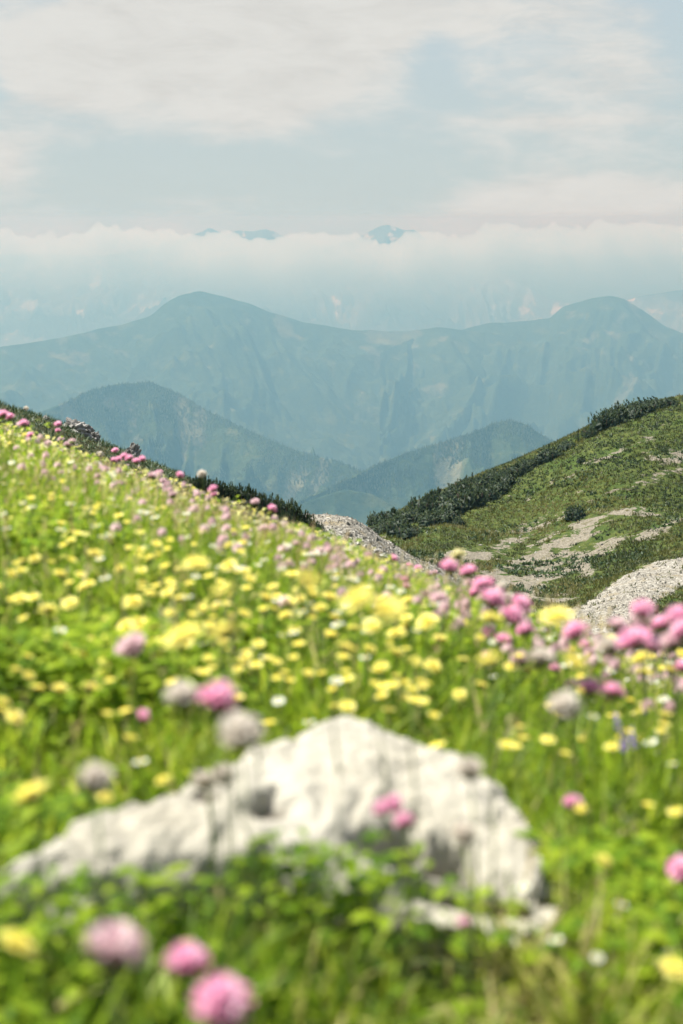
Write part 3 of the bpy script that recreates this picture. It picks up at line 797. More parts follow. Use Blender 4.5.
YELLOWS = [
 (183,641,42,'broad yellow flower in the drift, wider of the two large ones side by side'),(226,635,38,'round yellow flower in the drift, paler of the two large ones side by side'),
 (308,584,32,'flat wide yellow flower seen edge-on, standing highest in the middle of the meadow'),(357,602,34,'flat wide yellow flower seen edge-on beside the brow, below the gravel bank'),
 (556,620,32,'large golden yellow flower standing against the gravel track foot'),(32,799,42,'large golden flower with drooping petals at the boulder tip, near the side edge'),
 (18,947,36,'round lemon yellow flower low in the corner grass'),(603,862,18,'small yellow flower alone in the grass beside the boulder'),(674,972,26,'yellow flower cut by the side edge in the lowest corner grass'),
 (489,663,30,'oval yellow flower on the brow behind the boulder shoulder'),(575,665,28,'flat oval yellow flower under the golden one, below the gravel track'),(491,621,24,'yellow flower in front of the pink group on the brow'),
 (641,661,22,'upper yellow flower of the pair under the pink clump'),(644,675,20,'lower double yellow flower of the pair under the pink clump'),(661,645,20,'yellow flower among the pink heads, below the gravel track end'),(670,672,18,'round yellow flower facing the viewer beside the pink clump'),
 (387,612,34,None),(346,650,22,None),(196,567,26,None),(229,567,16,None),(223,593,26,None),(172,591,14,None),(133,605,22,None),(126,627,18,None),(141,627,18,None),(155,629,14,None),(128,675,15,None),(106,663,12,None),(103,673,14,None),(107,645,12,None),(94,649,12,None),(108,620,12,None),(91,690,22,None),(160,658,13,None),(217,607,13,None),(202,610,13,None),(170,614,12,None),
 (266,599,16,None),(273,588,12,None),(291,576,16,None),(289,605,16,None),(274,610,12,None),(286,617,16,None),(292,634,13,None),(330,599,18,None),(313,595,12,None),(335,619,16,None),(331,637,14,None),(372,628,20,None),(407,603,18,None),(382,599,14,None),(427,624,22,None),(354,630,14,None),(462,625,18,None),(396,636,20,None),(332,636,16,None),(433,668,18,None),(481,686,14,None),(460,696,14,None),(395,654,18,None),(415,663,14,None),(463,661,14,None),(528,671,12,None),(572,651,13,None),(612,641,14,None),(630,702,12,None),(683,655,14,None),
 (3,703,16,None),(2,712,16,None),(15,719,20,None),(38,690,16,None),(60,690,16,None),(127,675,16,None),(104,668,14,None),(75,653,10,None),(83,656,8,None),(16,671,10,None),(29,677,12,None),(28,658,14,None),(42,643,16,None),(66,647,10,None),(7,643,10,None),(162,782,11,None),(105,799,9,None),(70,605,16,None),(48,612,18,None),(20,600,14,None),(84,588,14,None),(60,575,14,None),(35,560,12,None),(120,570,14,None),(150,560,14,None),(95,555,16,None),(12,575,12,None),(150,595,14,None),(180,600,14,None),(245,615,14,None),(250,580,14,None),(440,640,16,None),(405,628,16,None),(370,650,14,None),(320,610,16,None),(300,600,14,None),
]
for px, py, w, lab in YELLOWS:
    base, h, r = place(px, py, w * 1.12, .014, .019)
    z = ZONES(px, py)
    flower_thing('yellow_flower', base, h, r, random.choice(YEL), YCAL, ('petals', .0, YCEN), lab or 'yellow many-petalled flower on a thin stem ' + z, 'flower', None if lab else 'yellow flowers ' + z)
base, h, r = place(458, 557, 20, .014, .018)
flower_thing('cream_flower', base, h, r, CRM[0], YCAL, ('petals', .2, None), 'flat cream flower standing up against the bare gully below the hillside', 'flower', None)

# --- small one-piece flowers
def small_flower(kind, seed):
    rnd = random.Random(seed); mb = MB(); h = .09
    mb.tube([(0, 0, 0), (.004, 0, h * .5), (.002, 0, h)], [.0009, .0008, .0007], 4, .5, 1)
    c = Vector((.002, 0, h))
    if kind == 'yellow':
        for j in range(6):
            a = 6.28 * j / 6 + rnd.uniform(-.2, .2); petal(mb, c, (math.cos(a), math.sin(a), .15), (0, 0, 1), .0095, .0095, rnd.uniform(.4, 1), 0, .15)
        for j in range(5):
            a = 6.28 * j / 5 + .4; petal(mb, c, (math.cos(a), math.sin(a), .9), (0, 0, 1), .006, .005, .3, 0, .1)
    elif kind == 'white':
        for j in range(11):
            a = 6.28 * j / 11 + rnd.uniform(-.1, .1); petal(mb, c, (math.cos(a), math.sin(a), .1), (0, 0, 1), .0085, .0042, rnd.uniform(.4, 1), 0, .1)
        for j in range(6):
            a = j * 2.4; petal(mb, c, (math.cos(a) * .5, math.sin(a) * .5, 1), (-math.sin(a), math.cos(a), 0), .004, .003, .2, 2, 0)
    elif kind == 'rose':
        for i in range(34):
            z = -.3 + 1.3 * (i + .5) / 34; th = i * 2.4; q = math.sqrt(max(0, 1 - z * z)); d = Vector((q * math.cos(th), q * math.sin(th), z))
            petal(mb, c + d * .004, d, Vector((-math.sin(th), math.cos(th), 0)), .006, .0045, rnd.uniform(.2, .9), 0, 0)
    elif kind == 'purple':
        for i in range(14):
            z = i / 14; th = i * 2.4; d = Vector((math.cos(th), math.sin(th), .3))
            petal(mb, c + Vector((0, 0, .022 * z - .01)), d, (0, 0, 1), .008 * (1.1 - z * .6), .006, rnd.uniform(.2, 1), 0, .2)
    for j in range(3):
        a = j * 2.2 + 1; petal(mb, (0, 0, .004), (math.cos(a), math.sin(a), .5), (0, 0, 1), .03, .007, .6, 1, -.1)
    mats = {'yellow': [M['yellow'], M['stem']], 'white': [M['white'], M['stem'], M['yellow']], 'rose': [M['rose'], M['stem']], 'purple': [M['purple'], M['stem']]}[kind]
    return mb.data('small_' + kind, mats)
SM = {k: [small_flower(k, s) for s in range(3)] for k in ('yellow', 'white', 'rose', 'purple')}
NM = {'yellow': ('small_yellow_flower', 'small yellow open flower low '), 'white': ('small_white_flower', 'small white flower low '), 'rose': ('small_pale_pink_flower', 'tiny dusky pink flower low '), 'purple': ('small_purple_flower', 'small violet flower spike ')}
def put_small(kind, px, py, scale=None, label=None, hgt=None):
    h = hgt or random.uniform(.075, .125)
    x, y, z = hit_meadow(px, py, h)
    if y > 9.5 or in_rock(np.array([x]), np.array([y]), .0)[0]: return None
    o = bpy.data.objects.new(NM[kind][0], random.choice(SM[kind])); COL.objects.link(o)
    gz = float(zm(x, y)) - .004
    s = scale * .60 if scale else random.uniform(.8, 1.2)
    o.location = (x, y, gz); o.scale = (s, s, max(.5, (z - gz) / .09)); o.rotation_euler = (random.uniform(-.35, .25), random.uniform(-.3, .3), random.uniform(0, 6.28))
    zn = ZONES(px, py)
    tag(o, label or NM[kind][1] + zn, 'flower', None if label else NM[kind][0].replace('_', ' ') + 's ' + zn)
    return o
for px, py, s, lab in ((152,766,1.7,'single bright white flower in grass above the boulder tip'),(421,740,1.3,'white flower in grass just behind the boulder crest'),(579,712,1.6,'white flower touching the pale grey head below the gravel track'),(645,738,2.0,'oval white flower beside the violet spikes'),
                       (662,733,1.6,None),(672,738,1.8,None),(668,684,1.2,None),(599,707,1.0,None),(575,680,1.5,None),(639,755,1.1,None),(574,873,1.5,None),(541,853,1.4,None),(550,874,1.1,None),(669,934,1.1,None),(595,940,1,None),(566,945,1.2,None),(502,675,1.2,None),(680,770,1.1,None),(590,905,1,None)):
    put_small('white', px, py, s, lab)
for px, py in ((640,710),(641,724),(628,738),(655,734)): put_small('purple', px, py, 1.3)

def edge_y(px): return np.interp(px, [0, 100, 200, 330, 430, 520, 640, 683], [413, 452, 488, 532, 570, 598, 640, 655])
cnt = {'yellow': 0, 'white': 0, 'rose': 0}
tries = 0
while tries < 20000 and (cnt['yellow'] < 235 or cnt['white'] < 190 or cnt['rose'] < 200):
    tries += 1
    px = random.uniform(-15, 698); e = edge_y(px); py = random.uniform(e + 2, 1010)
    d = py - e
    if d > 330 and random.random() < .7: continue
    u = random.random()
    clump = .12 + 1.8 * float(vn(np.array(px / 46.0), np.array(py / 22.0), 5)) ** 2
    fy = clump * math.exp(-((d - 120 + .06 * px) / 95) ** 2) * (1 if px < 430 else .35) + (.05 if d < 230 and px < 300 else .008)
    fw = math.exp(-((d - 45) / 45) ** 2) * .6 + .03 + (.06 if px > 480 and d > 80 else 0)
    fr = math.exp(-((d - 25) / 28) ** 2) * 1.2
    for kd, f, mx in (('yellow', fy, 235), ('white', fw, 190), ('rose', fr, 200)):
        if cnt[kd] < mx and random.random() < f * .7:
            if kd == 'white' and (d > 210 or (px > 400 and d > 45)): break
            if put_small(kd, px, py): cnt[kd] += 1
            break

# --- past the individual ones: the countless tiny blossoms higher up the slope, one object per kind
def flower_mass(name, n, y0, y1, r0, r1, mat, label, dens, seed, petals=5):
    rng = np.random.default_rng(seed)
    P2 = sample_meadow(n * 4, y0, y1, .4, .28); x, y = P2[:, 0], P2[:, 1]
    keep = rng.uniform(0, 1, len(x)) < np.clip(dens(x, y), 0, 1)
    x, y = x[keep][:n], y[keep][:n]; n = len(x)
    h = rng.uniform(.035, .085, n); z = zm(x, y)
    r = rng.uniform(r0, r1, n); tx, ty = rng.normal(0, .35, n), rng.normal(0, .35, n)
    ph = rng.uniform(0, 6.28, n); V = np.zeros((n, 1 + 3 * petals + 3, 3)); c = np.stack([x, y, z + h], 1); V[:, 0] = c
    for p in range(petals):
        for e, (da, rr, up) in enumerate(((-.42, .85, .12), (0, 1.05, .22), (.42, .85, .12))):
            a = ph + 6.2832 * p / petals + da; dx, dy = np.cos(a) * r * rr, np.sin(a) * r * rr
            V[:, 1 + 3 * p + e] = c + np.stack([dx, dy, r * up + dx * tx + dy * ty], 1)
    k = 1 + 3 * petals
    V[:, k] = np.stack([x - .0007, y, z - .01], 1); V[:, k + 1] = np.stack([x + .0007, y, z - .01], 1); V[:, k + 2] = c
    b = (np.arange(n) * (k + 3))[:, None]
    q = np.concatenate([b + np.array([0, 1 + 3 * p, 2 + 3 * p, 3 + 3 * p]) for p in range(petals)])
    t = b + np.array([k, k + 1, k + 2])
    o = link(name, mesh_data(name, V.reshape(-1, 3), [q, t], [mat, M['stem']], {'v': np.repeat(rng.uniform(.3, 1, n), k + 3)}, [0] * len(q) + [1] * len(t)))
    tag(o, label, 'flower', kind='stuff')
slope_d = lambda x, y: (.08 + 1.5 * vn(x * 2.3, y * 1.6, 91) ** 2) * (1 - .75 * sstep(-.02, .16, x / y))
flower_mass('tiny_yellow_flower_drift', 1500, 2.2, 6.6, .0055, .0095, M['yellow'], 'countless tiny yellow blossoms drifting up the left slope', slope_d, 5)
flower_mass('tiny_white_flower_drift', 420, 2.6, 7.5, .004, .008, M['cream'], 'countless tiny cream blossoms high on the slope', lambda x, y: .3 + .9 * vn(x * 1.7, y * 1.7, 14), 6)
flower_mass('tiny_pink_flower_drift', 420, 3.2, 8, .005, .009, M['rose'], 'countless tiny dusky pink blossoms along the ridge', lambda x, y: .2 + sstep(3.2, 4.6, y) * vn(x * 1.7, y * 1.7, 33), 7)

# ------------------------------------------------------------------ hillside cover
def screen_pts(n, x0, x1, y0, y1, ymin, ymax):
    """points spread over the sheet evenly in area, kept inside a range of distance"""
    ly = np.log(ymin) + (np.log(ymax) - np.log(ymin)) * RNG.uniform(0, 1, n)
    y = np.exp(ly); k = RNG.uniform(-.30, .36, n)
    return k * y, y
def build_hill_cover():
    x, y = screen_pts(95000, 0, 0, 0, 0, 62, 132)
    keep = RNG.uniform(0, 1, len(x)) < np.clip(1.15 - 1.5 * sstep(.30, .55, lookup(bare, x, y) + .35 * fbm(x * 1.2, y * 1.2, 2, 88)) - 1.4 * lookup(gravel, x, y), .02, 1)
    x, y = x[keep], y[keep]
    q = x * .9 - y * .45; t_ = x * .45 + y * .9
    ter = ridged(t_ * .55, q * .22, 3, 77); tn = fbm(x * .12, y * .12, 4, 13)
    n = len(x); P = np.stack([x, y, z_hill(x, y) - .02], 1)
    V, Q, T, C = [], [], [], []; off = 0
    for b in range(5):
        v, qq, t, c = blades(P + np.concatenate([RNG.normal(0, .07, (n, 2)), np.zeros((n, 1))], 1), RNG.uniform(.12, .30, n) * (.7 + .7 * ter), RNG.uniform(.05, .10, n), RNG.uniform(0, 6.28, n), RNG.uniform(.1, .8, n),
                             np.clip(.42 + .9 * (ter - .45) + .55 * tn + RNG.normal(0, .10, n), 0, 1), .3, 1)
        V.append(v); T.append(t + off); C.append(c); off += len(v)
    o = link('hill_grass', mesh_data('hill_grass', np.concatenate(V), [np.concatenate(T)], [M['hillgrass']], {'v': np.concatenate(C)}, smooth=False))
    tag(o, 'tufted grass covering the far green mountainside', 'grass', kind='stuff')
    # darker mats of dwarf shrub and the olive cover of the left shoulder
    x, y = screen_pts(30000, 0, 0, 0, 0, 60, 132)
    f = fbm(x * .22, y * .34, 4, 19)
    low = sstep(104, 76, y)
    keep = (f > .24 - .16 * low + .1 * RNG.uniform(0, 1, len(x))) & (lookup(gravel, x, y) < .3)
    x, y = x[keep], y[keep]
    x2, y2 = screen_pts(26000, 0, 0, 0, 0, 11, 60)
    x2 = RNG.uniform(-.34, .1, len(y2)) * y2
    k2 = (lookup(gravel, x2, y2) < .35); x2, y2 = x2[k2], y2[k2]
    V, T, C = [], [], []; off = 0
    for xx_, yy_, hs, ws in ((x, y, (.12, .34), (.10, .2)), (x2, y2, (.04, .13), (.012, .03))):
        n = len(xx_); P = np.stack([xx_, yy_, z_hill(xx_, yy_) - .01], 1)
        sc = sstep(8, 50, yy_) * 1.0 + .6 if hs[1] < .2 else 1.0
        for b in range(5):
            v, _q, t, c = blades(P + np.concatenate([RNG.normal(0, .10 if hs[1] > .2 else .03, (n, 2)), np.zeros((n, 1))], 1), RNG.uniform(*hs, n) * sc, RNG.uniform(*ws, n) * sc, RNG.uniform(0, 6.28, n), RNG.uniform(.2, 1.0, n), RNG.uniform(.1, 1, n), .2, 1)
            V.append(v); T.append(t + off); C.append(c); off += len(v)
    o = link('dwarf_shrub_cover', mesh_data('dwarf_shrub_cover', np.concatenate(V), [np.concatenate(T)], [M['juniper']], {'v': np.concatenate(C)}, smooth=False))
    tag(o, 'dark low heath shrub cover on the slopes', 'ground cover', kind='stuff')
build_hill_cover()

def stone_mesh(seed, n=1):
    rnd = random.Random(seed); d = [Vector((rnd.gauss(0, 1), rnd.gauss(0, 1), rnd.gauss(0, 1))).normalized() for _ in range(9)]
    return d
def build_gravel():
    """stones on the track, the bank and the bare soil"""
    base = np.array([(1, 0, 0), (0, 1, 0), (-1, 0, 0), (0, -1, 0), (0, 0, 1), (0, 0, -1)], float)
    tri = np.array([(0, 1, 4), (1, 2, 4), (2, 3, 4), (3, 0, 4)])
    n = 60000
    x, y = screen_pts(n, 0, 0, 0, 0, 46, 122)
    g = lookup(gravel, x, y); b = lookup(bare, x, y)
    keep = (RNG.uniform(0, 1, n) < sstep(.3, .7, g)) | (RNG.uniform(0, 1, n) < .30 * sstep(.35, .6, b))
    x, y = x[keep], y[keep]; n = len(x)
    s = .035 + .05 * RNG.uniform(0, 1, n) ** 3 + .10 * RNG.uniform(0, 1, n) ** 14
    P = np.stack([x, y, z_hill(x, y)], 1)
    V = P[:, None] + base[None] * s[:, None, None] * RNG.uniform(.5, 1.2, (n, 6, 1)) + RNG.normal(0, .2, (n, 6, 3)) * s[:, None, None]
    T = (np.arange(n) * 6)[:, None, None] + tri[None]
    o = link('gravel', mesh_data('gravel', V.reshape(-1, 3), [T.reshape(-1, 3)], [M['stone']], {'v': np.repeat(RNG.uniform(0, 1, n), 6)}, smooth=False))
    tag(o, 'pale loose stones on the track, the bank and the bare soil', 'gravel', kind='stuff')
def mat_stone():
    m, nt, out = new_mat('gravel_stones'); N = NT(nt)
    N.l(N.bsdf(N.ramp(N.attr('v'), [(0, (.09, .085, .07)), (.45, (.175, .163, .135)), (1, (.34, .325, .285))]), .95), out.inputs['Surface']); return m
M['stone'] = mat_stone()
build_gravel()

# ------------------------------------------------------------------ pines and small trees
def pine_crown(seed, R_=1.0, Hh=.8, shoots=170, needle=.16, flat=False):
    rnd = random.Random(seed); mb = MB()
    # dense inner foliage
    nu, nv = 16, 9
    V = []
    lob = [(rnd.uniform(0, 6.28), rnd.uniform(.12, .3)) for _ in range(4)]
    def rad(th, ph):
        return .82 * (1 + sum(a * math.cos((i + 2) * th + p) for i, (p, a) in enumerate(lob)) * .45)
    for i in range(nv + 1):
        ph = i / nv * math.pi * .5
        for j in range(nu):
            th = 6.28318 * j / nu; r = rad(th, ph) * rnd.uniform(.92, 1.06)
            V.append((R_ * r * math.cos(ph) * math.cos(th), R_ * r * math.cos(ph) * math.sin(th), Hh * .82 * math.sin(ph) * rnd.uniform(.9, 1.05) - .03))
    q = [(i * nu + j, i * nu + (j + 1) % nu, (i + 1) * nu + (j + 1) % nu, (i + 1) * nu + j) for i in range(nv) for j in range(nu)]
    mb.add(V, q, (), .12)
    for s in range(shoots):
        th = rnd.uniform(0, 6.28); ph = math.asin(rnd.uniform(0, 1) ** .8)
        r = rad(th, ph) * rnd.uniform(.80, 1.12)
        c = Vector((R_ * r * math.cos(ph) * math.cos(th), R_ * r * math.cos(ph) * math.sin(th), Hh * r * math.sin(ph)))
        ax = (Vector((math.cos(th) * .45, math.sin(th) * .45, 1)) + Vector((rnd.uniform(-.3, .3), rnd.uniform(-.3, .3), 0))).normalized()
        L = needle * rnd.uniform(.5, 1.3); col = rnd.uniform(.2, 1)
        o1 = ax.orthogonal().normalized(); o2 = ax.cross(o1)
        for e in range(9):
            a = e * 2.4 + rnd.uniform(0, .5); f = e / 9
            out = (o1 * math.cos(a) + o2 * math.sin(a))
            p0 = c + ax * L * f; tip = p0 + (ax * .75 + out * .8).normalized() * needle * rnd.uniform(.7, 1.1) * (1.1 - .4 * f)
            sd = ax.cross(out).normalized() * needle * .16
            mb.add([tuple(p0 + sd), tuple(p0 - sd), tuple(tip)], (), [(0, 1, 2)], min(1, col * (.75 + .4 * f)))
    return mb.data('crown', [M['pine']], False)
def pine_branches(seed, R_=1.0, Hh=.8):
    rnd = random.Random(seed); mb = MB()
    for i in range(9):
        th = i * .7 + rnd.uniform(-.2, .2)
        pts = [(0, 0, -.15), (R_ * .35 * math.cos(th), R_ * .35 * math.sin(th), .06), (R_ * .62 * math.cos(th), R_ * .62 * math.sin(th), Hh * .25), (R_ * .72 * math.cos(th), R_ * .72 * math.sin(th), Hh * .55)]
        mb.tube(pts, [.06, .05, .035, .015], 6)
    return mb.data('branches', [M['bark']])
PC = [pine_crown(s, 1.0, h, n) for s, h, n in ((1, .85, 190), (2, 1.0, 190), (3, .7, 190), (4, .9, 190))]
PB = [pine_branches(s) for s in (1, 2)]
def pine(px, py, wpx, hpx, label, group, y0=30):
    """bush whose foot is at the picture point; size from its width there"""
    x, y, z = hit_hill(px, py, y0)
    rr = wpx * PX * y * .5 * 1.25; hh = hpx * PX * y * (1.6 if y < 60 or px > 585 else .98)
    t = empty('dwarf_pine', (x, y, z - .05 * hh)); tag(t, label, 'pine bush', group)
    t.rotation_euler = (0, 0, random.uniform(0, 6.28))
    i = random.randrange(4); hz = (.85, 1.0, .7, .9)[i]
    c = link('crown', PC[i], t); c.scale = (rr, rr, hh / (hz * 1.15))
    b = link('branches', random.choice(PB), t); b.scale = (rr, rr, hh / hz)
    return t
G1 = 'dwarf pines in the dark band along the hillside edge'
L1 = 'dark dwarf pine bush in the dense band along the hillside edge'
for px, py, w, h, lab in [
    (383,532,24,16,None),(398,531,26,20,None),(392,522,24,16,None),(412,522,28,18,None),(408,536,22,14,None),(378,524,20,14,None),(425,512,30,20,None),(430,524,26,16,None),(440,504,28,18,None),(452,512,30,20,None),(446,520,24,16,None),
    (455,498,26,18,None),(470,505,30,22,None),(466,492,26,18,None),(480,488,26,16,None),(484,499,28,18,None),(495,480,24,14,None),(505,484,22,16,None),(500,492,22,14,None),(515,474,22,12,None),(524,470,22,14,None),(530,466,18,10,None),
    (458,526,14,11,'small round pine bush detached below the dark band on bright turf'),(575,518,20,16,'round dark pine bush alone on the open slope above the bare soil'),
    (550,459,26,16,'dense pine bush closing the upper end of the dark band'),(568,448,20,8,'low pine bush on the skyline just below the little spruce'),(581,462,8,6,'tiny round bush on the turf under the little spruce'),
    (604,428,24,13,None),(616,423,26,14,None),(630,417,26,11,None),(643,412,26,10,None),(655,408,24,8,None),(668,405,20,6,None),(590,436,16,6,None)]:
    if lab is None and px > 585: l_, g_ = 'low dark pine bush in the clump on the hillside skyline beyond the little spruce', 'pines on the hillside skyline'
    elif lab is None: l_, g_ = L1, G1
    else: l_, g_ = lab, None
    pine(px, py, w, h, l_, g_, 64)
for px, py, w, h in [(196,487,14,10),(206,491,18,14),(218,494,18,13),(228,497,18,13),(238,500,20,14),(248,504,20,15),(258,508,20,15),(268,512,22,15),(278,515,22,15),(287,519,22,17),(297,524,22,17),(306,528,20,14),(316,531,18,10),(300,530,16,10),(283,522,16,10)]:
    pine(px, py + 3, w, h, 'low dark dwarf pine in the row behind the meadow ridge', 'dwarf pines behind the meadow ridge', 22)

def spruce(px, py, hpx, label, y0=60, dens=1.0, slim=.22):
    x, y, z = hit_hill(px, py, y0); Hh = hpx * PX * y
    t = empty('spruce_tree', (x, y, z)); tag(t, label, 'tree')
    mb = MB(); mb.tube([(0, 0, -.1), (0.01 * Hh, 0, Hh * .5), (0, 0, Hh)], [.035 * Hh, .022 * Hh, .004 * Hh], 7); mb_me = mb.data('trunk', [M['bark']]); link('trunk', mb_me, t)
    rnd = random.Random(px); mb = MB()
    for w in range(13):
        f = .12 + .86 * w / 13; r = Hh * slim * (1.04 - f) * rnd.uniform(.75, 1.15)
        for b in range(int(8 * dens)):
            a = rnd.uniform(0, 6.28); d = Vector((math.cos(a), math.sin(a), -.18)); c = Vector((0, 0, Hh * f + rnd.uniform(-.02, .02) * Hh))
            for e in range(7):
                g = e / 7; p = c + d * r * g; sd = Vector((-math.sin(a), math.cos(a), 0)) * (1 if e % 2 else -1)
                tip = p + (d * .6 + sd * .7 + Vector((0, 0, -.15))).normalized() * Hh * .055 * (1.2 - g * .5)
                q = Vector((0, 0, Hh * .012))
                mb.add([tuple(p + q), tuple(p - q - d * Hh * .012), tuple(tip)], (), [(0, 1, 2)], rnd.uniform(.2, 1))
    link('crown', mb.data('crown', [M['pine']], False), t)
spruce(578, 442, 14, 'little upright spruce alone on the hillside skyline')
spruce(371, 533, 17, 'small loose spruce at the lowest end of the dark pine band beside the gravel bank')
spruce(472, 486, 15, 'pointed young spruce rising out of the dark pine band', 90)
spruce(428, 514, 16, 'thin pale young spruce behind the lower part of the dark pine band', 100, .6, .18)

# grey outcrops on the shoulder, dark broken rock on the bank
def outcrop(px, py, wpx, hpx, y0, label, seed, y1=160):
    x, y, z = hit_hill(px, py, y0, y1); a = wpx * PX * y * .5; b = hpx * PX * y
    n, m = 40, 22; V = np.zeros((n, m, 3)); cr = np.zeros((n, m))
    for i in range(n):
        th = 6.28318 * i / n
        for j in range(m):
            ph = -.5 + (math.pi / 2 + .5) * j / (m - 1); d = Vector((math.cos(th) * math.cos(ph), math.sin(th) * math.cos(ph), math.sin(ph)))
            q = d * 1.6 + Vector((seed, 0, 0)); vor = mnoise.voronoi(q * 1.7)[0]
            r = 1 + .35 * mnoise.fractal(q, .9, 2, 4) + .35 * (vor[1] - vor[0] - .3)
            V[i, j] = (d.x * a * r, d.y * a * .7 * r, d.z * b * r); cr[i, j] = max(0, .25 - (vor[1] - vor[0])) * 3
    V = np.concatenate([V, V[:1]]); cr = np.concatenate([cr, cr[:1]])
    o = link('rock_outcrop', mesh_data('rock_outcrop', V.reshape(-1, 3), [grid_faces(n + 1, m)], [M['outcrop']], {'crack_shade': cr.ravel()}, smooth=False), None, (x, y, z))
    o.rotation_euler = (0, .32, random.uniform(-.2, .2))
    return tag(o, label, 'rock')
outcrop(76, 432, 34, 12, 12, 'long grey rock outcrop on the shoulder ridge, higher of the two', 2.2)
outcrop(93, 440, 14, 9, 12, 'short grey rock slab at the lower end of the long ridge outcrop', 5.1)
outcrop(131, 457, 15, 14, 12, 'small grey rock tooth behind the pink ridge flowers', 7.7)
outcrop(376, 556, 26, 6, 44, 'dark broken rock ledge on the face of the gravel bank', 3.4)
outcrop(46, 420, 8, 4, 12, 'small dark rock knob on the shoulder ridge near the side edge', 9.3)

# ------------------------------------------------------------------ mountains
def crest_curve(pts, n):
    a = np.array(pts, float); u = np.linspace(0, 1, n)
    d = np.concatenate([[0], np.cumsum(np.abs(np.diff(a[:, 0])) + 1)]); d /= d[-1]
    c = np.stack([np.interp(u, d, a[:, i]) for i in range(3)], 1)
    for _ in range(max(1, n // 90)):
        c[1:-1] = .25 * c[:-2] + .5 * c[1:-1] + .25 * c[2:]
    return np.array([at(*r) for r in c])
def mountain(pts, width, drop, back, mat, seed, n=420, m=170, spur=260, spur_amp=.22, rough=18, label='', expo=.85, skirt=None):
    """a ridge with spurs and gullies: crest through the given points, faces falling to both sides"""
    C_ = crest_curve(pts, n)
    s = np.concatenate([[0], np.cumsum(np.linalg.norm(np.diff(C_[:, :2], axis=0), axis=1))])
    v = np.concatenate([-np.linspace(1, 0, m // 3, endpoint=False) ** 1.3, np.linspace(0, 1, m - m // 3) ** 1.25])
    S, Vv = np.meshgrid(s, v, indexing='ij'); mm = len(v)
    f = np.abs(Vv); front = Vv >= 0
    wd = np.where(front, width, back)
    k = C_[:, 0] / C_[:, 1]; nrm = np.sqrt(1 + k * k)
    warp = spur * (1.5 * fbm(S / (spur * 2.2), f * 2.0, 3, seed + 3) + 2.6 * f * fbm(S / (spur * 5) + 9, f * .5, 2, seed + 6) + .9 * f * np.sin(S / (spur * 5) + seed))
    dist = f * wd
    X = C_[:, 0][:, None] - np.where(front, 1, -1) * dist * (k / nrm)[:, None]
    Y = C_[:, 1][:, None] - np.where(front, 1, -1) * dist * (1 / nrm)[:, None]
    Sp = S + warp * np.minimum(1, f * 3)
    r1 = ridged(Sp / spur, f * .9 + seed, 3, seed); r2 = ridged(Sp / (spur * .36) + 4, f * 2.3 + seed, 3, seed + 9)
    amp = drop * spur_amp
    env = np.minimum(1, f * 4.5) * (1 - .35 * f)
    Z = C_[:, 2][:, None] - drop * f ** expo + amp * .62 * env * (r1 - .55) + amp * .25 * np.minimum(1, f * 8) * (r2 - .5)
    iso = ridged(X / (spur * 1.5) + seed, Y / (spur * 1.5), 5, seed + 40, .55)
    Z = Z + amp * .9 * env * (iso - .45) * 1.25 + rough * fbm(X / 140, Y / 140, 5, seed + 20) * np.minimum(1, f * 10 + .25)
    gl = (1 - r2) * .8 + .35 * (1 - f)
    o = link('mountain', mesh_data('mountain', np.stack([X, Y, Z], -1).reshape(-1, 3), [grid_faces(n, mm)], [mat], {'gully': gl.ravel()}))
    tag(o, label, 'mountain', kind='structure')
    return X, Y, Z, r1
FD = ((.012, .026, .014), (.036, .056, .026))
mmA = mat_mountain('wooded_mountain', FD, .08, 1.0, .45, .655)
mmB = mat_mountain('near_wooded_ridge', ((.016, .032, .014), (.045, .068, .028)), .12, 5.0, .8, .68)
mmK = mat_mountain('wooded_knoll', FD, .0, 7.0, .3, .9)
mmF = mat_mountain('far_massif', ((.030, .040, .034), (.085, .092, .082)), .5, 9.0, 1.0, .57)

mountain([(-180,352,7052),(-60,352,7138),(0,347,7224),(60,338,7310),(120,325,7482),(150,316,7568),(165,303,7611),(180,295,7654),(200,291,7740),(225,297,7740),(250,303,7740),(268,311,7783),(300,322,7826),(350,330,7912),(400,331,7998),(440,327,7998),(490,333,8084),(560,352,8084),(640,375,8084)],
         3300, 900, 2500, mmA, 3, 520, 220, 620, .31, 26, 'broad wooded mountain with a rounded summit across the valley', .9)
mountain([(380,352,7568),(420,335,7998),(455,331,8170),(490,323,8256),(530,321,8342),(550,318,8385),(562,307,8428),(590,299,8471),(610,295.5,8514),(625,299,8514),(645,312,8514),(665,326,8514),(683,333,8514),(760,352,8514),(880,360,8514)],
         3900, 980, 2500, mmA, 8, 420, 220, 640, .31, 28, 'pyramid-shaped mountain on the other side of the valley', .9)
